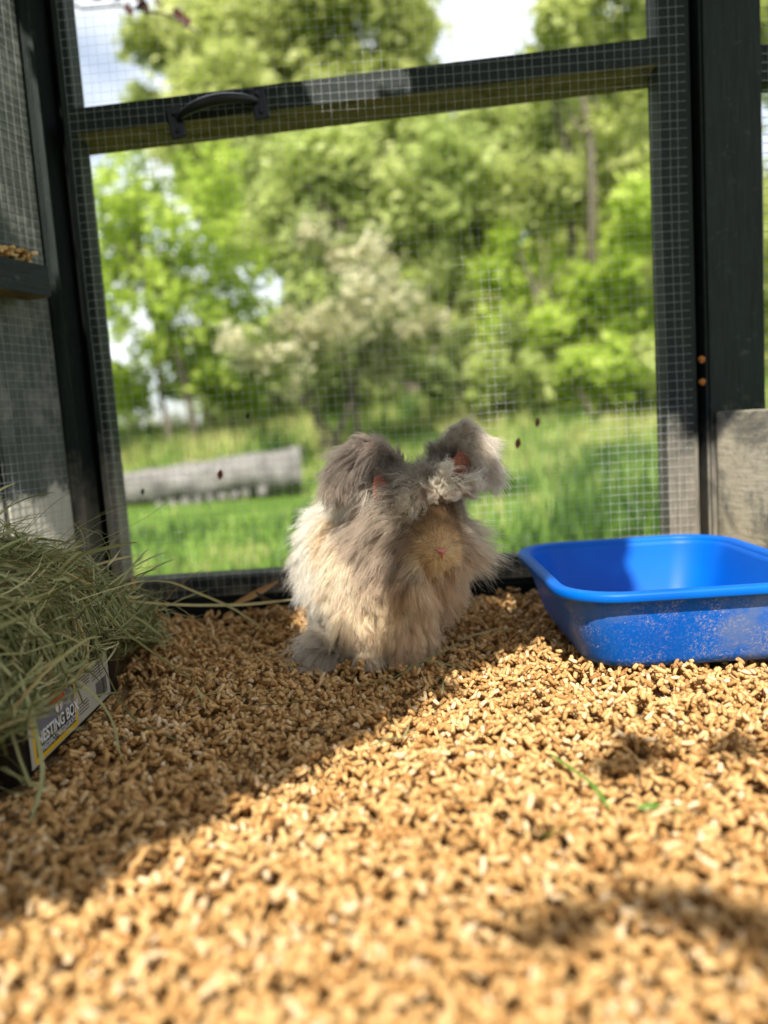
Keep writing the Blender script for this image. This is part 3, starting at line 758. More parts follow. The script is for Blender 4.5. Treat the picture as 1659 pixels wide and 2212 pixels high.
def make_hay():
    rg = np.random.default_rng(9); n = 9500; k = 9
    x = -.50 + rg.uniform(-1, 1, n) * .20; y = .765 + rg.uniform(-1, 1, n) * .235
    top = hay_top(x, y); z = top - rg.exponential(.012, n)
    az = rg.vonmises(R(-35), .25, n); ln = rg.uniform(.05, .19, n)
    tilt = rg.normal(0, .38, n); s = (np.linspace(0, 1, k) - .5)[None]
    cv = rg.normal(0, 1.1, n)[:, None]; a = az[:, None] + cv * s + rg.normal(0, .10, (n, k)).cumsum(1) * .4
    st = ln[:, None] / (k - 1)
    px = x[:, None] + np.cumsum(np.cos(a) * st, 1) - ln[:, None] * np.cos(az)[:, None] * .5
    py = y[:, None] + np.cumsum(np.sin(a) * st, 1) - ln[:, None] * np.sin(az)[:, None] * .5
    pz = z[:, None] + ln[:, None] * tilt[:, None] * s
    lim = hay_top(px, py); over = np.clip(px - (-.315), 0, .1)
    pz = np.minimum(pz, lim + rg.exponential(.012, n)[:, None] * (1 + 3 * np.abs(s))) 
    pz = np.where(px > -.31, pz - over * 1.2 * rg.uniform(0, 1, n)[:, None], pz)
    edge = -.332 + .030 * rg.uniform(0, 1, n)[:, None]
    px = np.where(px > edge, edge + (px - edge) * .35, px)
    py = np.where(py < .60, .60 + (py - .60) * .35, py)
    out_ = (px > -.325) | (py < .605)
    floor_z = np.where(out_, .060 + .02 * rg.uniform(0, 1, n)[:, None], .03) - .05 * (rg.uniform(0, 1, n) < .05)[:, None] * out_
    far_ = np.clip((py - .86) / .1, 0, 1)
    pz = np.maximum(pz, floor_z * (1 - far_) + .02 * far_)
    m2 = 420; sl = slice(0, m2); a2 = rg.uniform(R(-120), R(70), m2)[:, None] + rg.normal(0, .25, (m2, 1)) * s; u2 = (np.linspace(0, 1, k))[None] * rg.uniform(.06, .16, m2)[:, None]
    px[sl] = x[sl, None] + np.cos(a2) * u2 * .8; py[sl] = y[sl, None] + np.sin(a2) * u2 * .8
    el_ = rg.uniform(.1, 1.1, m2)[:, None]; pz[sl] = top[sl, None] - .015 + u2 * el_ - 3.2 * el_ * u2 ** 2
    P = np.stack([px, py, pz], -1)
    V, Fq, m = ribbons('hay', P, rg.uniform(.0006, .0029, n) * np.where(rg.uniform(0, 1, n) < .12, 1.5, 1), rg)
    tone = np.clip(rg.beta(2, 2.3, n) + (rg.uniform(0, 1, n) < .03) * .5, 0, 1)
    o = tag(link('hay', np_mesh('hay', V, Fq, np.repeat(tone, m)), M_HAY), 'heap of green grey hay overflowing the black nesting box', 'hay', kind='stuff')
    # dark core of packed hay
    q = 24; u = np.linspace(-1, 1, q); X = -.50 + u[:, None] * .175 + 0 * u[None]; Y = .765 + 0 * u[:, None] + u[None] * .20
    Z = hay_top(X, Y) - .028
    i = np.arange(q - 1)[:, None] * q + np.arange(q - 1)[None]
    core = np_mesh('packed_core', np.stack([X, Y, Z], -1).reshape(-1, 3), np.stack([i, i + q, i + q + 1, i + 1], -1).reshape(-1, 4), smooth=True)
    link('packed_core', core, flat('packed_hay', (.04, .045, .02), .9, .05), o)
make_hay()

def stalk(pts, w, tone, label, group, rg):
    P = np.array(pts, float); t_ = np.linspace(0, 1, 14); src = np.linspace(0, 1, len(P))
    Q = np.stack([np.interp(t_, src, P[:, i]) for i in range(3)], -1)
    for _ in range(2): Q[1:-1] = (Q[:-2] + 2 * Q[1:-1] + Q[2:]) / 4
    V, Fq, m = ribbons('s', Q[None], np.array([w]), rg, .3)
    return tag(link('hay_stalk', np_mesh('hay_stalk', V, Fq, np.full(len(V), tone)), M_HAY), label, 'hay stalk', group)
rgk = np.random.default_rng(31)
G = 'loose hay stalks around the nesting box'
def gp(x, y, dz=.0): return (x, y, ground_at(x, y) + .001 + dz)
stalk([(-.33, .86, .12), (-.27, .92, .115), (-.245, .95, .09), (-.21, 1.02, .05), gp(-.17, 1.04)], .0035, .7, 'long pale stalk leaning from the hay tip down to the pellets, farthest right', G, rgk)
stalk([(-.35, .84, .14), (-.29, .90, .10), (-.26, .94, .075), gp(-.215, .97)], .0032, .75, 'pale stalk sloping down beside the longest one, short of it', G, rgk)
stalk([(-.33, .86, .17), (-.28, .90, .19), (-.245, .92, .215)], .0022, .62, 'thin stalk sticking up from the hay in front of the left stile', G, rgk)
stalk([(-.30, .80, .10), (-.265, .79, .07), (-.235, .80, .04), gp(-.215, .81, .002), gp(-.19, .74, .002)], .0045, .55, 'broad bent blade arching from the hay down past the label', G, rgk)
stalk([(-.33, .70, .09), (-.285, .70, .055), (-.262, .69, .025), gp(-.25, .66), gp(-.235, .63)], .0050, .45, 'broad green blade hanging over the printed label', G, rgk)
stalk([(-.31, .62, .10), (-.292, .60, .06), (-.280, .58, .025), gp(-.278, .545)], .0045, .5, 'upright blade in front of the black corner of the nesting box', G, rgk)
stalk([(-.30, .76, .075), (-.28, .75, .03), gp(-.262, .74), gp(-.20, .68)], .0028, .4, 'thin dark stalk lying out from the middle of the label', G, rgk)
stalk([(-.34, .9, .10), (-.28, .97, .07), (-.2, 1.03, .05), (-.13, 1.07, .045)], .0040, .8, 'yellowed stalk lying level in front of the door sill', G, rgk)
H2 = 'hay strands scattered on the pellets'
for i, (xa, ya, xb, yb, bx_, by_, lab_) in enumerate([
        (-.05, .80, .08, .83, .01, .015, 'long curved strand on the shaded pellets in front of the rabbit feet'),
        (-.18, .90, -.07, .93, .0, .01, 'straight strand lying left of the rabbit hind foot'),
        (-.20, .84, -.09, .88, .01, 0, 'pale strand on the shaded pellets between hay and rabbit'),
        (-.24, .74, -.12, .79, 0, .01, 'strand lying on shaded pellets right of the label'),
        (-.16, .73, -.05, .72, 0, .01, 'nearest thin strand in the shaded pellets'),
        (.03, .86, .09, .90, .0, .004, 'short dark strand right of the rabbit forefeet'),
        (.08, .93, .15, .96, .005, 0, 'thin strand between the rabbit and the blue pan'),
        (-.27, .95, -.19, 1.0, .0, .01, 'faint strand near the foot of the left stile'),
        (-.03, .62, .01, .655, .003, 0, 'short dark green strand in the sunlit pellets left of centre'),
        (.046, .76, .050, .795, .002, 0, 'tiny green strand at the shadow edge below the rabbit')]):
    pts = [gp(xa + (xb - xa) * q + bx_ * math.sin(q * 3.14), ya + (yb - ya) * q + by_ * math.sin(q * 3.14), .001 + .004 * math.sin(q * 3.1)) for q in np.linspace(0, 1, 7)]
    o = stalk(pts, rgk.uniform(.0014, .0026), rgk.uniform(.2, .8), lab_, H2, rgk)
M_BLADE = leafy('fresh_grass_blade', [(0, (.10, .24, .03)), (1, (.16, .30, .05))], .35, .45)
for pts, lab_ in [([(.120, .60), (.128, .565), (.137, .530), (.142, .502)], 'green grass blade with a kink lying on the sunlit pellets right of centre'),
                  ([(.155, .490), (.172, .488), (.190, .486)], 'green grass blade lying crosswise, blurred, at the right'),
                  ([(.085, .462), (.096, .464), (.105, .463)], 'short faint green blade left of the kinked one')]:
    Q = np.array([gp(x, y, .002) for x, y in pts]); tt = np.linspace(0, 1, 9); Q = np.stack([np.interp(tt, np.linspace(0, 1, len(Q)), Q[:, i]) for i in range(3)], -1)
    V, Fq, m = ribbons('b', Q[None], np.array([.0042]), rgk, .2)
    tag(link('grass_blade', np_mesh('grass_blade', V, Fq, np.full(len(V), .5)), M_BLADE), lab_, 'grass blade', 'green grass blades on the pellets')

# dead leaves
M_OCHRE = flat('ochre_dead_leaf', (.32, .15, .03), .6); M_GREYL = flat('grey_dry_leaf', (.17, .18, .22), .6)
M_RUST = flat('rust_dead_leaf', (.16, .04, .02), .6); M_BLKL = flat('blackened_leaf', (.02, .015, .015), .6)
leaf_obj('dead_leaf', gp(-.235, 1.125, .012), (R(10), R(20), R(-75)), .075, .010, .25, M_OCHRE, 'long ochre dead leaf on the pellets by the sill', 'leaf', 'dead leaves by the sill')
leaf_obj('dead_leaf', gp(-.178, 1.12, .006), (R(15), R(-25), R(160)), .055, .018, .3, M_GREYL, 'rounded grey dry leaf on the pellets left of the rabbit', 'leaf', 'dead leaves by the sill')
leaf_obj('dead_leaf', gp(-.150, 1.14, .008), (R(20), R(15), R(-60)), .045, .012, .3, M_GREYL, 'narrow grey leaf tucked behind the rabbit flank', 'leaf', 'dead leaves by the sill')
leaf_obj('dead_leaf', (-.385, 1.150, .055), (R(40), R(40), R(60)), .035, .006, .2, M_OCHRE, 'curled ochre leaf caught at the foot of the left stile', 'leaf', 'dead leaves by the sill')
o = stalk([gp(-.165, 1.13, .02), (-.155, 1.13, .05), (-.16, 1.14, .065)], .004, .0, 'pale grey dry stem standing by the grey leaf', H2, rgk); o.data.materials[0] = flat('pale_dry_stem', (.45, .43, .40), .7)
LG = 'small dead leaves caught on the wire mesh'
for (x, z, L_, m, lab_) in [(-.245, .215, .016, M_RUST, 'small rust red leaf on the wire in front of the pale log'), (-.195, .303, .010, M_BLKL, 'tiny black leaf on the wire above the pale log'),
                            (.236, .262, .014, M_RUST, 'small dark red leaf on the wire right of the rabbit ears'), (-.365, .200, .010, M_BLKL, 'tiny black leaf on the wire left of the pale log'),
                            (.205, .232, .016, M_RUST, 'dull red leaf on the wire close beside the right ear')]:
    leaf_obj('mesh_leaf', (x, 1.161 - .027 * x, z), (R(88), R(10), R(5)), L_, L_ * .28, .1, m, lab_, 'leaf', LG)
# orange crumbs in the gap beside the right post
for z, lab_ in ((.345, 'upper orange wood crumb wedged in the gap beside the right post'), (.312, 'lower orange wood crumb wedged in the gap beside the right post')):
    bm = bmesh.new(); bmesh.ops.create_icosphere(bm, subdivisions=2, radius=.0052)
    for v in bm.verts: v.co *= 1 + .35 * noise.noise(v.co * 300 + Vector((z * 90, 0, 0)))
    me = bpy.data.meshes.new('wood_crumb'); bm.to_mesh(me); bm.free()
    o = link('wood_crumb', me, flat('orange_wood', (.42, .15, .03), .7)); o.location = (.4835, 1.152, z)
    tag(o, lab_, 'wood crumb', 'orange wood crumbs')

# plank wall added unseen behind the camera to cut the sky light
bw = empty('rear_wall', (0, -1.15, 0), 'unseen plank wall of the run behind the camera, added to cut the sky light', 'wall')
for i in range(14):
    box('plank', -.95 + i * .125, -.95 + i * .125 + .12, 0, .02, -.02, 1.2, M_PLANK, bw, .002)

# ------------------------------------------------------------------ unseen vine added overhead, its gaps cut to shape the dappled shade
def in_poly(x, y, poly):
    c = np.zeros_like(x, dtype=bool); n = len(poly); j = n - 1
    for i in range(n):
        xi, yi = poly[i]; xj, yj = poly[j]
        c ^= ((yi > y) != (yj > y)) & (x < (xj - xi) * (y - yi) / (yj - yi + 1e-12) + xi); j = i
    return c
COT = 1 / math.tan(EL); SHADE_Z = 1.5
def make_shade_vine():
    # gaps in the foliage, given where their light lands at floor level
    gaps = [[(-.247, .435), (-.185, .506), (-.116, .597), (-.027, .697), (.046, .785), (.115, .905), (.195, .955), (.27, .95), (.315, 1.0), (.335, 1.07), (.335, 1.25), (.60, 1.26), (1.2, 1.1), (1.2, -.3), (-.6, -.3), (-.34, .32)],
            [(-.135, 1.0), (-.11, .955), (-.075, .895), (-.01, .880), (.025, .925), (.03, 1.0), (.025, 1.10), (.0, 1.23), (-.16, 1.23), (-.15, 1.1)],
            [(-.06, .86), (-.01, .87), (.0, .92), (-.05, .925)],
            [(.135, 1.07), (.19, 1.07), (.20, 1.17), (.13, 1.16)],
            [(.05, .985), (.105, .985), (.115, 1.03), (.06, 1.04)],
            [(.13, 1.24), (.245, 1.24), (.235, 1.345), (.12, 1.35)],
            [(.33, 1.25), (.60, 1.25), (.60, 1.34), (.50, 1.36), (.465, 1.405), (.44, 1.43), (.33, 1.42)],
            [(.17, 1.36), (.24, 1.37), (.25, 1.60), (.19, 1.60)],
            [(-.40, 1.26), (-.30, 1.26), (-.31, 1.31), (-.39, 1.31)],
            [(-.02, 1.775), (.17, 1.77), (.16, 1.86), (.0, 1.86)], [(-.10, 1.74), (-.07, 1.74), (-.07, 1.775), (-.10, 1.775)],
            [(-.60, 1.10), (-.455, 1.10), (-.435, 1.20), (-.42, 1.27), (-.60, 1.33)],
            [(-.60, 1.37), (-.44, 1.34), (-.45, 1.42), (-.60, 1.50)],
            [(-.62, 1.58), (-.37, 1.58), (-.37, 1.95), (-.62, 1.95)]]
    rg = np.random.default_rng(77)
    st = .019; ux = np.arange(-1.3, 1.15, st); uy = np.arange(.1, 2.25, st)
    X, Y = np.meshgrid(ux, uy); X = (X + rg.uniform(-.5, .5, X.shape) * st).ravel(); Y = (Y + rg.uniform(-.5, .5, Y.shape) * st).ravel()
    lit = np.zeros(len(X), bool)
    for g_ in gaps: lit |= in_poly(X, Y, g_)
    # stray sprays of leaves over the lower right foreground
    spray = np.array([noise.noise(Vector((a * 7, b * 7, 3))) for a, b in zip(X, Y)])
    stray = lit & (spray > .02) & (Y < .62) & (X > .05) & (rg.uniform(0, 1, len(X)) < .09)
    keep = ~lit | stray
    X, Y = X[keep], Y[keep]; n = len(X)
    P = np.stack([X - TX * SHADE_Z * COT, Y - TY * SHADE_Z * COT, np.full(n, SHADE_Z) + rg.normal(0, .012, n)], -1)
    P = np.concatenate([P, P + rg.normal(0, .006, P.shape)]); n = len(P)
    az = rg.uniform(0, 6.28, n); d = np.stack([np.cos(az), np.sin(az), rg.normal(0, .25, n)], -1)
    e = np.stack([-np.sin(az), np.cos(az), rg.normal(0, .25, n)], -1); s_ = rg.uniform(.021, .030, n)[:, None]
    V = np.stack([P - d * s_, P - d * s_ * .3 + e * s_ * .9, P + d * s_ * 1.2, P - d * s_ * .3 - e * s_ * .9], 1).reshape(-1, 3)
    me = np_mesh('shade_vine', V, np.arange(4 * n).reshape(-1, 4), np.repeat(rg.uniform(0, 1, n), 4))
    tag(link('shade_vine', me, leafy('shade_vine_leaf', [(0, (.03, .07, .012)), (1, (.08, .16, .03))], .12)), 'unseen layer of vine leaves added overhead to shape the dappled shade', 'vine', kind='stuff')
make_shade_vine()

# ------------------------------------------------------------------ the rabbit
rab = empty('rabbit', (0, .95, 0), 'fluffy cream and grey angora rabbit sitting on the pellets beside the blue pan', 'rabbit')
def chain(a, b, ra_, rb_, n):
    a = np.array(a); b = np.array(b); return [(tuple(a + (b - a) * t_), ra_ + (rb_ - ra_) * t_) for t_ in np.linspace(0, 1, n)]
def build_body():
    bm = bmesh.new()
    def ell(c, r, rot=None):
        m = Matrix.Translation(Vector(c))
        if rot is not None: m = m @ rot
        m = m @ Matrix.Diagonal((*r, 1))
        bmesh.ops.create_icosphere(bm, subdivisions=3, radius=1, matrix=m)
    rz = lambda a: Matrix.Rotation(R(a), 4, 'Z'); rx = lambda a: Matrix.Rotation(R(a), 4, 'X'); ry = lambda a: Matrix.Rotation(R(a), 4, 'Y')
    ell((-.026, 1.00, .104), (.076, .090, .084))
    ell((-.004, .935, .090), (.066, .060, .072))
    ell((.018, .91, .125), (.050, .045, .050)); ell((.030, .95, .098), (.058, .060, .062))
    ell((-.072, .985, .055), (.032, .055, .048)); ell((.036, .985, .055), (.030, .055, .045))
    ell((-.104, .935, .014), (.017, .040, .013)); ell((.050, .945, .014), (.016, .035, .013))
    ell((-.040, .897, .045), (.022, .022, .042)); ell((-.040, .885, .012), (.018, .028, .012))
    ell((.022, .893, .045), (.021, .022, .042)); ell((.022, .882, .012), (.017, .027, .012))
    ell((.050, .893, .170), (.040, .050, .040), rx(15)); ell((.056, .855, .149), (.028, .034, .027), rx(25)); ell((.059, .835, .141), (.018, .016, .017))
    ell((.000, .925, .203), (.022, .010, .022)); ell((.012, .915, .195), (.020, .014, .020))
    for q in np.linspace(0, 1, 9):                      # matted crest across the brow, and a matted lock beside the mouth
        ell((.022 + .062 * q, .860 + .004 * math.sin(q * 5), .190 + .022 * q + .003 * math.sin(q * 9)), (.011, .010, .0085 + .003 * math.sin(q * 3.1)))
    for q in np.linspace(0, 1, 6): ell((.041 - .008 * q, .836 + .006 * q, .140 - .034 * q), (.0055 - .003 * q, .006, .009))
    ell((.047, .838, .137), (.012, .012, .011)); ell((.070, .838, .137), (.012, .012, .011))
    # ears: flattened links that rise and then fold over
    earL = [(.022, .912, .203), (.014, .916, .220), (.006, .918, .238), (-.004, .914, .250), (-.018, .906, .252), (-.032, .900, .244), (-.043, .896, .230), (-.050, .893, .216)]
    earR = [(.070, .912, .204), (.076, .918, .224), (.084, .920, .244), (.094, .917, .258), (.103, .911, .257), (.111, .906, .248), (.116, .902, .236), (.118, .899, .222)]
    for E_ in (earL, earR):
        E_ = np.array(E_)
        for i in range(len(E_) - 1):
            for q in (0, .5):
                c = E_[i] * (1 - q) + E_[i + 1] * q
                dirv = Vector(E_[i + 1] - E_[i]).normalized(); w = .008 + .0045 * math.sin(math.pi * min(1, (i + q + 1) / 8))
                rot = dirv.to_track_quat('Z', 'X').to_matrix().to_4x4()
                # the flat side of each link faces the camera-ish side
                yv = Vector((0, 1, 0)); side_ = dirv.cross(yv).normalized(); nn = side_.cross(dirv).normalized()
                rot = Matrix((side_, nn, dirv)).transposed().to_4x4()
                ell(tuple(c), (w, .0042, .012), rot)
    me = bpy.data.meshes.new('tmp'); bm.to_mesh(me); bm.free()
    ob = bpy.data.objects.new('tmp', me); COL.objects.link(ob)
    m = ob.modifiers.new('r', 'REMESH'); m.mode = 'VOXEL'; m.voxel_size = .0028
    m = ob.modifiers.new('s', 'SMOOTH'); m.iterations = 3; m.factor = .5
    dg = bpy.context.evaluated_depsgraph_get(); res = bpy.data.meshes.new_from_object(ob.evaluated_get(dg))
    bpy.data.objects.remove(ob)
    for v in res.vertices:
        v.co.x = -.006 + (v.co.x + .006) * float(np.interp(v.co.z, [0, .05, .10, .15, .19], [.70, .80, .96, .95, 1.]))
    res.name = 'body'
    return res
body_me = build_body()
# guides: position, reach, flow direction, lift, length, colour, curl
GREY = (.30, .24, .195); TAN = (.62, .50, .38); CREAM = (.96, .88, .76); PEACH = (.92, .66, .40); BRN = (.30, .17, .075); SNO = (.80, .54, .26); LIGHT = (.80, .72, .60)
GUIDES = [
    ((-.09, 1.00, .12), .05, (-.35, -.25, -.9), .55, .040, CREAM, .6),
    ((-.10, .98, .07), .05, (-.2, -.4, -.9), .5, .040, CREAM, .6),
    ((-.06, 1.02, .17), .04, (-.5, -.4, -.5), .6, .040, CREAM, .7),
    ((-.03, .96, .18), .035, (-.5, -.6, -.5), .6, .036, CREAM, .7),
    ((-.11, 1.03, .10), .03, (-.4, .1, -.9), .5, .038, PEACH, .6),
    ((-.06, .95, .15), .022, (-.4, -.5, -.7), .6, .034, PEACH, .7),
    ((-.05, .90, .10), .04, (-.15, -.5, -.85), .5, .038, (.97, .80, .61), .7),
    ((.00, .88, .06), .04, (.0, -.5, -.9), .45, .036, (.97, .72, .48), .7),
    ((.05, .88, .07), .04, (.2, -.5, -.85), .5, .036, (.96, .73, .50), .7),
    ((.07, .95, .08), .05, (.3, .0, -.9), .45, .032, (.88, .68, .48), .7),
    ((.055, .93, .035), .025, (-.1, -.2, -.9), .3, .016, (.60, .47, .33), .5),
    ((-.075, .94, .05), .022, (.1, -.4, -.9), .35, .024, (.90, .78, .62), .5),
    ((-.035, .875, .02), .024, (0, -.3, -.9), .3, .013, (.86, .74, .58), .4),
    ((.018, .875, .02), .024, (0, -.3, -.9), .3, .013, (.62, .46, .30), .4),
    ((-.078, .93, .015), .03, (-.5, -.6, -.15), .4, .040, (.80, .72, .62), .5),
    ((.015, .872, .137), .028, (-.35, -.35, -.85), .55, .044, (.52, .41, .31), .9),
    ((-.005, .90, .165), .030, (-.6, -.2, -.8), .6, .042, (.50, .40, .31), .9),
    ((.04, .865, .112), .018, (-.05, -.4, -.9), .4, .034, (.74, .54, .34), .7),
    ((.075, .865, .115), .018, (.35, -.3, -.85), .5, .036, (.78, .62, .45), .7),
    ((.092, .880, .140), .018, (.85, -.25, -.45), .65, .056, (.90, .77, .62), .6),
    ((.088, .885, .190), .016, (.5, -.2, -.6), .35, .010, (.40, .32, .25), .5),
    ((.086, .870, .172), .012, (.6, -.1, -.6), .35, .010, (.45, .33, .22), .5),
    ((.056, .852, .178), .018, (-.1, .3, .9), .30, .008, BRN, .2),
    ((.040, .845, .165), .014, (-.5, .4, .6), .30, .009, BRN, .2),
    ((.072, .845, .165), .014, (.5, .4, .6), .30, .009, BRN, .2),
    ((.058, .832, .155), .016, (0, .5, .6), .25, .005, SNO, .1),
    ((.044, .833, .140), .014, (-.8, .3, -.2), .30, .007, (.90, .66, .38), .1),
    ((.073, .833, .140), .014, (.8, .3, -.2), .30, .007, (.90, .66, .38), .1),
    ((.058, .838, .126), .013, (0, .1, -1), .35, .010, (.92, .72, .44), .2),
    ((.020, .878, .186), .018, (-.75, -.35, -.55), .5, .045, (.46, .38, .30), 1.3),
    ((.026, .850, .190), .011, (.1, -.5, -.5), .60, .016, LIGHT, 2.4),
    ((.048, .848, .197), .011, (.35, -.5, .0), .60, .014, LIGHT, 2.6),
    ((.070, .850, .205), .011, (.55, -.4, .2), .60, .014, LIGHT, 2.6),
    ((.092, .858, .212), .012, (.9, -.2, .1), .60, .022, LIGHT, 2.4),
    ((.030, .828, .120), .008, (-.1, -.3, -.9), .45, .020, LIGHT, .9),
    ((.055, .885, .208), .012, (.2, -.3, .8), .60, .026, (.45, .38, .31), 2.4),
    ((.045, .910, .212), .018, (0, -.3, .9), .6, .022, (.30, .25, .20), 1.6),
    ((.016, .916, .225), .012, (-.4, .1, .8), .5, .018, GREY, .6),
    ((-.010, .912, .256), .014, (-.75, -.1, -.3), .50, .024, GREY, .5),
    ((-.035, .900, .245), .014, (-.7, -.2, -.55), .50, .030, (.26, .21, .17), .5),
    ((-.050, .893, .218), .014, (-.45, -.2, -.85), .5, .032, (.42, .34, .27), .6),
    ((.076, .920, .225), .012, (-.45, .2, .6), .6, .024, (.28, .23, .19), .6),
    ((.092, .917, .258), .012, (.35, -.1, .35), .5, .018, (.60, .52, .44), .6),  # sunlit fold of the right ear put into the fur tint
    ((.110, .908, .252), .012, (.60, -.2, -.6), .45, .026, (.80, .71, .60), .5),
    ((.118, .900, .225), .014, (.25, -.2, -.95), .45, .034, (.74, .64, .53), .5)]

def make_fur(me, N, seed, name):
    rg = np.random.default_rng(seed)
    nv = len(me.vertices); co = np.zeros(nv * 3); me.vertices.foreach_get('co', co); co = co.reshape(-1, 3)
    me.calc_loop_triangles(); nt_ = len(me.loop_triangles); tri = np.zeros(nt_ * 3, dtype=np.int32); me.loop_triangles.foreach_get('vertices', tri); tri = tri.reshape(-1, 3)
    A, B, C_ = co[tri[:, 0]], co[tri[:, 1]], co[tri[:, 2]]; cr_ = np.cross(B - A, C_ - A); ar = np.linalg.norm(cr_, axis=1); nrm = cr_ / (ar[:, None] + 1e-12)
    vn = np.zeros(nv * 3); me.vertices.foreach_get('normal', vn); vn = vn.reshape(-1, 3)
    cen = (A + B + C_) / 3
    bald = ((np.hypot(cen[:, 0] + .001, cen[:, 2] - .206) < .011) | (np.hypot(cen[:, 0] - .083, (cen[:, 2] - .226) * .8) < .011)) & (cen[:, 1] < .935)
    wgt = ar * ~bald * (1 + 1.6 * (cen[:, 1] < .93) + 1.2 * (cen[:, 2] > .2)) * (cen[:, 1] < 1.06)
    f = rg.choice(nt_, N, p=wgt / wgt.sum())
    u = rg.uniform(0, 1, (N, 2)); u[u.sum(1) > 1] = 1 - u[u.sum(1) > 1]
    p0 = A[f] + u[:, :1] * (B - A)[f] + u[:, 1:] * (C_ - A)[f]
    w0 = 1 - u.sum(1); n0 = vn[tri[f, 0]] * w0[:, None] + vn[tri[f, 1]] * u[:, :1] + vn[tri[f, 2]] * u[:, 1:]; n0 /= np.linalg.norm(n0, axis=1)[:, None] + 1e-9
    gp_ = np.array([g_[0] for g_ in GUIDES]); gs = np.array([g_[1] for g_ in GUIDES]); gd = np.array([g_[2] for g_ in GUIDES], float); gd /= np.linalg.norm(gd, axis=1)[:, None]
    gl = np.array([g_[3] for g_ in GUIDES]); gL = np.array([g_[4] for g_ in GUIDES]); gc = np.array([g_[5] for g_ in GUIDES]); gk = np.array([g_[6] for g_ in GUIDES])
    def interp(p):
        d2 = ((p[:, None] - gp_[None]) ** 2).sum(2) / (gs[None] ** 2) * 1.4
        w = np.exp(-(d2 - d2.min(1)[:, None])); w /= w.sum(1)[:, None]; return w
    # clump centres
    NC = 11000; ci = rg.choice(N, NC, replace=False)
    kd = KDTree(NC)
    for i, c in enumerate(ci): kd.insert(p0[c], i)
    kd.balance()
    cl = np.array([kd.find(p)[1] for p in p0])
    w = interp(p0 + rg.normal(0, .004, p0.shape))
    D = w @ gd; D /= np.linalg.norm(D, axis=1)[:, None]; lift = (w @ gl)[:, None]; Ln = w @ gL; Cc = w @ gc; K = w @ gk
    NB = 900; big = rg.integers(0, NC, NB); pcl = p0[ci]; kb_ = KDTree(NB)
    for i, b_ in enumerate(big): kb_.insert(pcl[b_], i)
    kb_.balance(); bg_ = np.array([kb_.find(p)[1] for p in pcl])
    cr_dir = rg.normal(0, .13, (NC, 3)) + rg.normal(0, .22, (NB, 3))[bg_]; cr_len = rg.uniform(.8, 1.2, NC) * rg.uniform(.85, 1.12, NB)[bg_]
    cr_tone = rg.uniform(.84, 1.14, NC) * rg.uniform(.80, 1.12, NB)[bg_]; ph = rg.uniform(0, 6.28, (NC, 3)) * .5 + rg.uniform(0, 6.28, (NB, 3))[bg_]; fr = rg.uniform(.8, 1.2, NC) * rg.uniform(.7, 1.3, NB)[bg_]
    D = D + cr_dir[cl] + rg.normal(0, .10, D.shape)
    D -= np.minimum((D * n0).sum(1), 0)[:, None] * n0 * .9     # never into the skin
    D /= np.linalg.norm(D, axis=1)[:, None]
    Ln = Ln * cr_len[cl] * rg.uniform(.75, 1.1, N)
    long_ = rg.uniform(0, 1, N) < .07; Ln = np.where(long_ & (Ln > .016), Ln * rg.uniform(1.2, 1.7, N), Ln)
    k = 8; s = np.linspace(0, 1, k)
    def line(p, n_, d, L_, lf):
        a = (1 - s[None, :, None]) ** 1.2 * lf[:, None]         # starts along the normal, bends into the flow
        T = n_[:, None] * a * 1.4 + d[:, None] * (1 - a * .7)
        T[..., 2] -= .18 * s[None] ** 1.5
        T /= np.linalg.norm(T, axis=2)[..., None]
        P_ = p[:, None] + np.cumsum(T, 1) * (L_ / (k - 1))[:, None, None]
        P_ = np.concatenate([p[:, None], P_[:, :-1]], 1); return P_
    P_ = line(p0, n0, D, Ln, lift)
    # clumping: tips are drawn to the clump centre's own strand
    pc = P_[ci][cl]; a = (.42 * s ** .8 * (1 - .0 * s))[None, :, None] * np.where(Ln > .013, 1, .25)[:, None, None] * rg.uniform(.6, 1, N)[:, None, None]
    P_ = P_ * (1 - a) + pc * a
    # waves
    wv = np.sin(s[None, :, None] * 6.0 * fr[cl][:, None, None] + ph[cl][:, None]) - np.sin(ph[cl][:, None])
    P_ = P_ + wv * (s[None, :, None] * (.0026 * K * (Ln > .013))[:, None, None])
    P_ += rg.normal(0, .0004, P_.shape) * s[None, :, None]
    # the bare hollows of the two ears stay open
    hide = np.zeros(N, bool)
    for (hx, hz, hr, hz_s) in ((-.001, .207, .0125, .75), (.093, .227, .0115, .8)):
        near_ = (np.hypot(P_[..., 0] - hx, (P_[..., 2] - hz) * hz_s) < hr) & (P_[..., 1] < .915)
        hide |= near_.any(1) & (rg.uniform(0, 1, N) < .80)
    P_[hide] = p0[hide][:, None] + (P_[hide] - p0[hide][:, None]) * .06
    P_[..., 2] = np.maximum(P_[..., 2], .002)
    hcv = bpy.data.hair_curves.new(name); hcv.add_curves([k] * N)
    hcv.points.foreach_set('position', P_.astype(np.float32).ravel())
    rad = (.00021 * (Ln > .013) + .00013 * (Ln <= .013))[:, None] * (1 - .75 * s[None] ** 1.5)
    at = hcv.attributes.get('radius') or hcv.attributes.new('radius', 'FLOAT', 'POINT')
    at.data.foreach_set('value', rad.astype(np.float32).ravel())
    tone = (cr_tone[cl] * rg.uniform(.72, 1.22, N))[:, None]
    ct = hcv.attributes.new('tint', 'FLOAT_COLOR', 'CURVE')
    cc = np.concatenate([np.clip(Cc * tone, 0, .9), np.ones((N, 1))], 1)
    ct.data.foreach_set('color', cc.astype(np.float32).ravel())
    return hcv

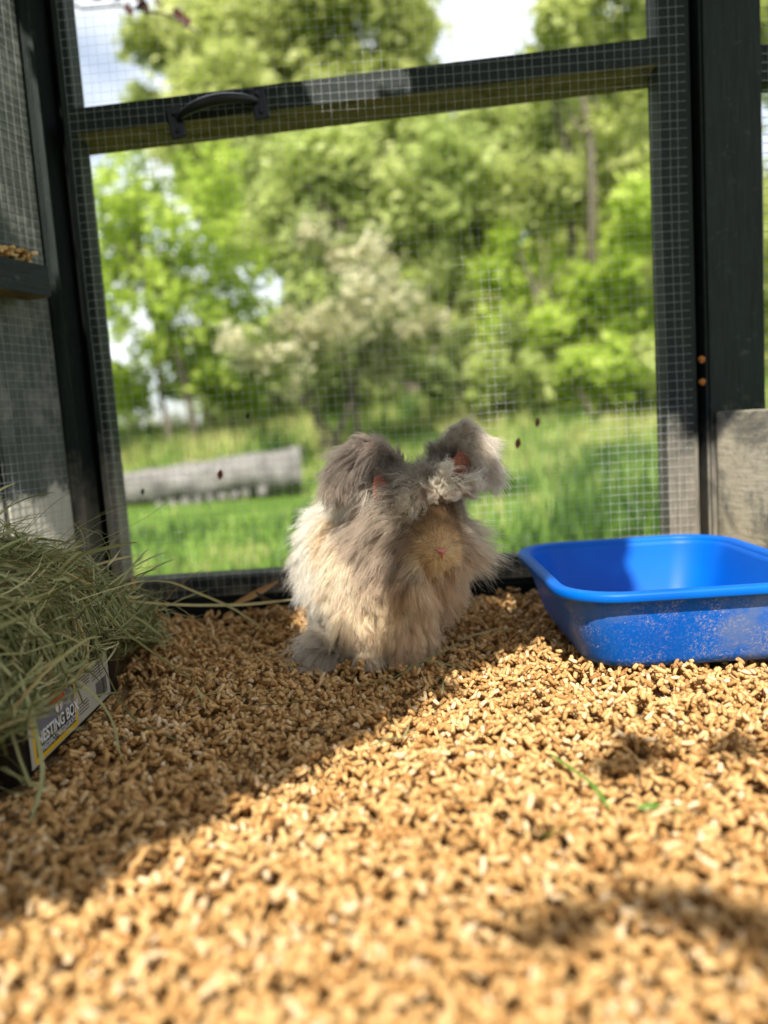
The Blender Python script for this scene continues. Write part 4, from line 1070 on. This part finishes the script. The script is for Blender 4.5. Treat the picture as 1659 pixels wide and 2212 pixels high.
def fur_mat():
    m = bpy.data.materials.new('angora_fur'); m.use_nodes = True; nt = m.node_tree; nt.nodes.clear()
    o = nt.nodes.new('ShaderNodeOutputMaterial'); a = nt.nodes.new('ShaderNodeAttribute'); a.attribute_name = 'tint'
    h = nt.nodes.new('ShaderNodeBsdfHairPrincipled'); h.model = 'CHIANG'; h.parametrization = 'COLOR'
    h.inputs['Roughness'].default_value = .42; h.inputs['Radial Roughness'].default_value = .6
    nt.links.new(a.outputs['Color'], h.inputs['Color'])
    d = nt.nodes.new('ShaderNodeBsdfDiffuse'); tr = nt.nodes.new('ShaderNodeBsdfTranslucent')
    nt.links.new(a.outputs['Color'], d.inputs[0]); nt.links.new(a.outputs['Color'], tr.inputs[0])
    m1 = nt.nodes.new('ShaderNodeMixShader'); m1.inputs[0].default_value = .35; nt.links.new(d.outputs[0], m1.inputs[1]); nt.links.new(tr.outputs[0], m1.inputs[2])
    m2 = nt.nodes.new('ShaderNodeMixShader'); m2.inputs[0].default_value = .72; nt.links.new(h.outputs[0], m2.inputs[1]); nt.links.new(m1.outputs[0], m2.inputs[2])
    nt.links.new(m2.outputs[0], o.inputs[0]); return m
hcv = make_fur(body_me, 170000, 4, 'fur')
fo = bpy.data.objects.new('fur', hcv); COL.objects.link(fo); hcv.materials.append(fur_mat()); fo.parent = rab; fo.location = (0, -.95, 0)
fo['kind'] = 'stuff'
# skin colour by place
t = MT('rabbit_skin', .6, .2)
co = t.coord('Object'); sp = t.n('ShaderNodeSeparateXYZ'); t.l(co, sp.inputs[0])
c = t.ramp(t.math('MULTIPLY', sp.outputs[2], 4), [(0, (.50, .38, .27)), (.66, (.36, .25, .16)), (.78, (.20, .12, .075)), (1, (.14, .09, .065))])
t.col(c)
body = link('body', body_me, t.m, rab)
body.location = (0, -.95, 0)
# nose and mouth
M_PINK = flat('pink_nose_skin', (.62, .20, .18), .45, .4); M_MOUTH = flat('pink_lip', (.55, .11, .11), .5, .3)
V, Fq = tube([(.0525, .8195, .1445), (.0560, .8180, .1425), (.0590, .8172, .1412), (.0620, .8180, .1425), (.0650, .8195, .1448)], [.0008, .0016, .0026, .0016, .0008], 8)
o = link('nose', np_mesh('nose', V, Fq, smooth=True), M_PINK, rab); o.location = (0, -.95, 0)
V, Fq = tube([(.0590, .8172, .1405), (.0591, .8175, .1370), (.0590, .8195, .1335)], [.0013, .0011, .0008], 6)
o = link('mouth', np_mesh('mouth', V, Fq, smooth=True), M_MOUTH, rab); o.location = (0, -.95, 0)
M_EARIN = MT('inner_ear_skin', .55, .3); M_EARIN.col((.38, .13, .08)); M_EARIN.b.inputs['Subsurface Weight'].default_value = .4; M_EARIN.b.inputs['Subsurface Radius'].default_value = (.01, .003, .0015)
def inner_ear(pts, wid, name='inner_ear'):
    P_ = np.array(pts, float); n = len(P_); V = []
    T = np.gradient(P_, axis=0)
    for i in range(n):
        tt = Vector(T[i]).normalized(); sd = tt.cross(Vector((0, 1, 0))).normalized()
        for j in range(7):
            q = (j - 3) / 3; V.append(tuple(Vector(P_[i]) + sd * wid[i] * q + Vector((0, 1, 0)) * (-.002 + .004 * (1 - q * q))))
    Fq = [(i * 7 + j, i * 7 + j + 1, (i + 1) * 7 + j + 1, (i + 1) * 7 + j) for i in range(n - 1) for j in range(6)]
    o = link(name, np_mesh(name, V, Fq, smooth=True), M_EARIN.m, rab); o.location = (0, -.95, 0)
inner_ear([(.006, .893, .186), (.002, .890, .196), (-.002, .888, .208), (-.005, .890, .222)], [.006, .010, .010, .004])
inner_ear([(.086, .903, .210), (.090, .901, .220), (.094, .900, .232), (.097, .902, .245)], [.009, .012, .011, .004])
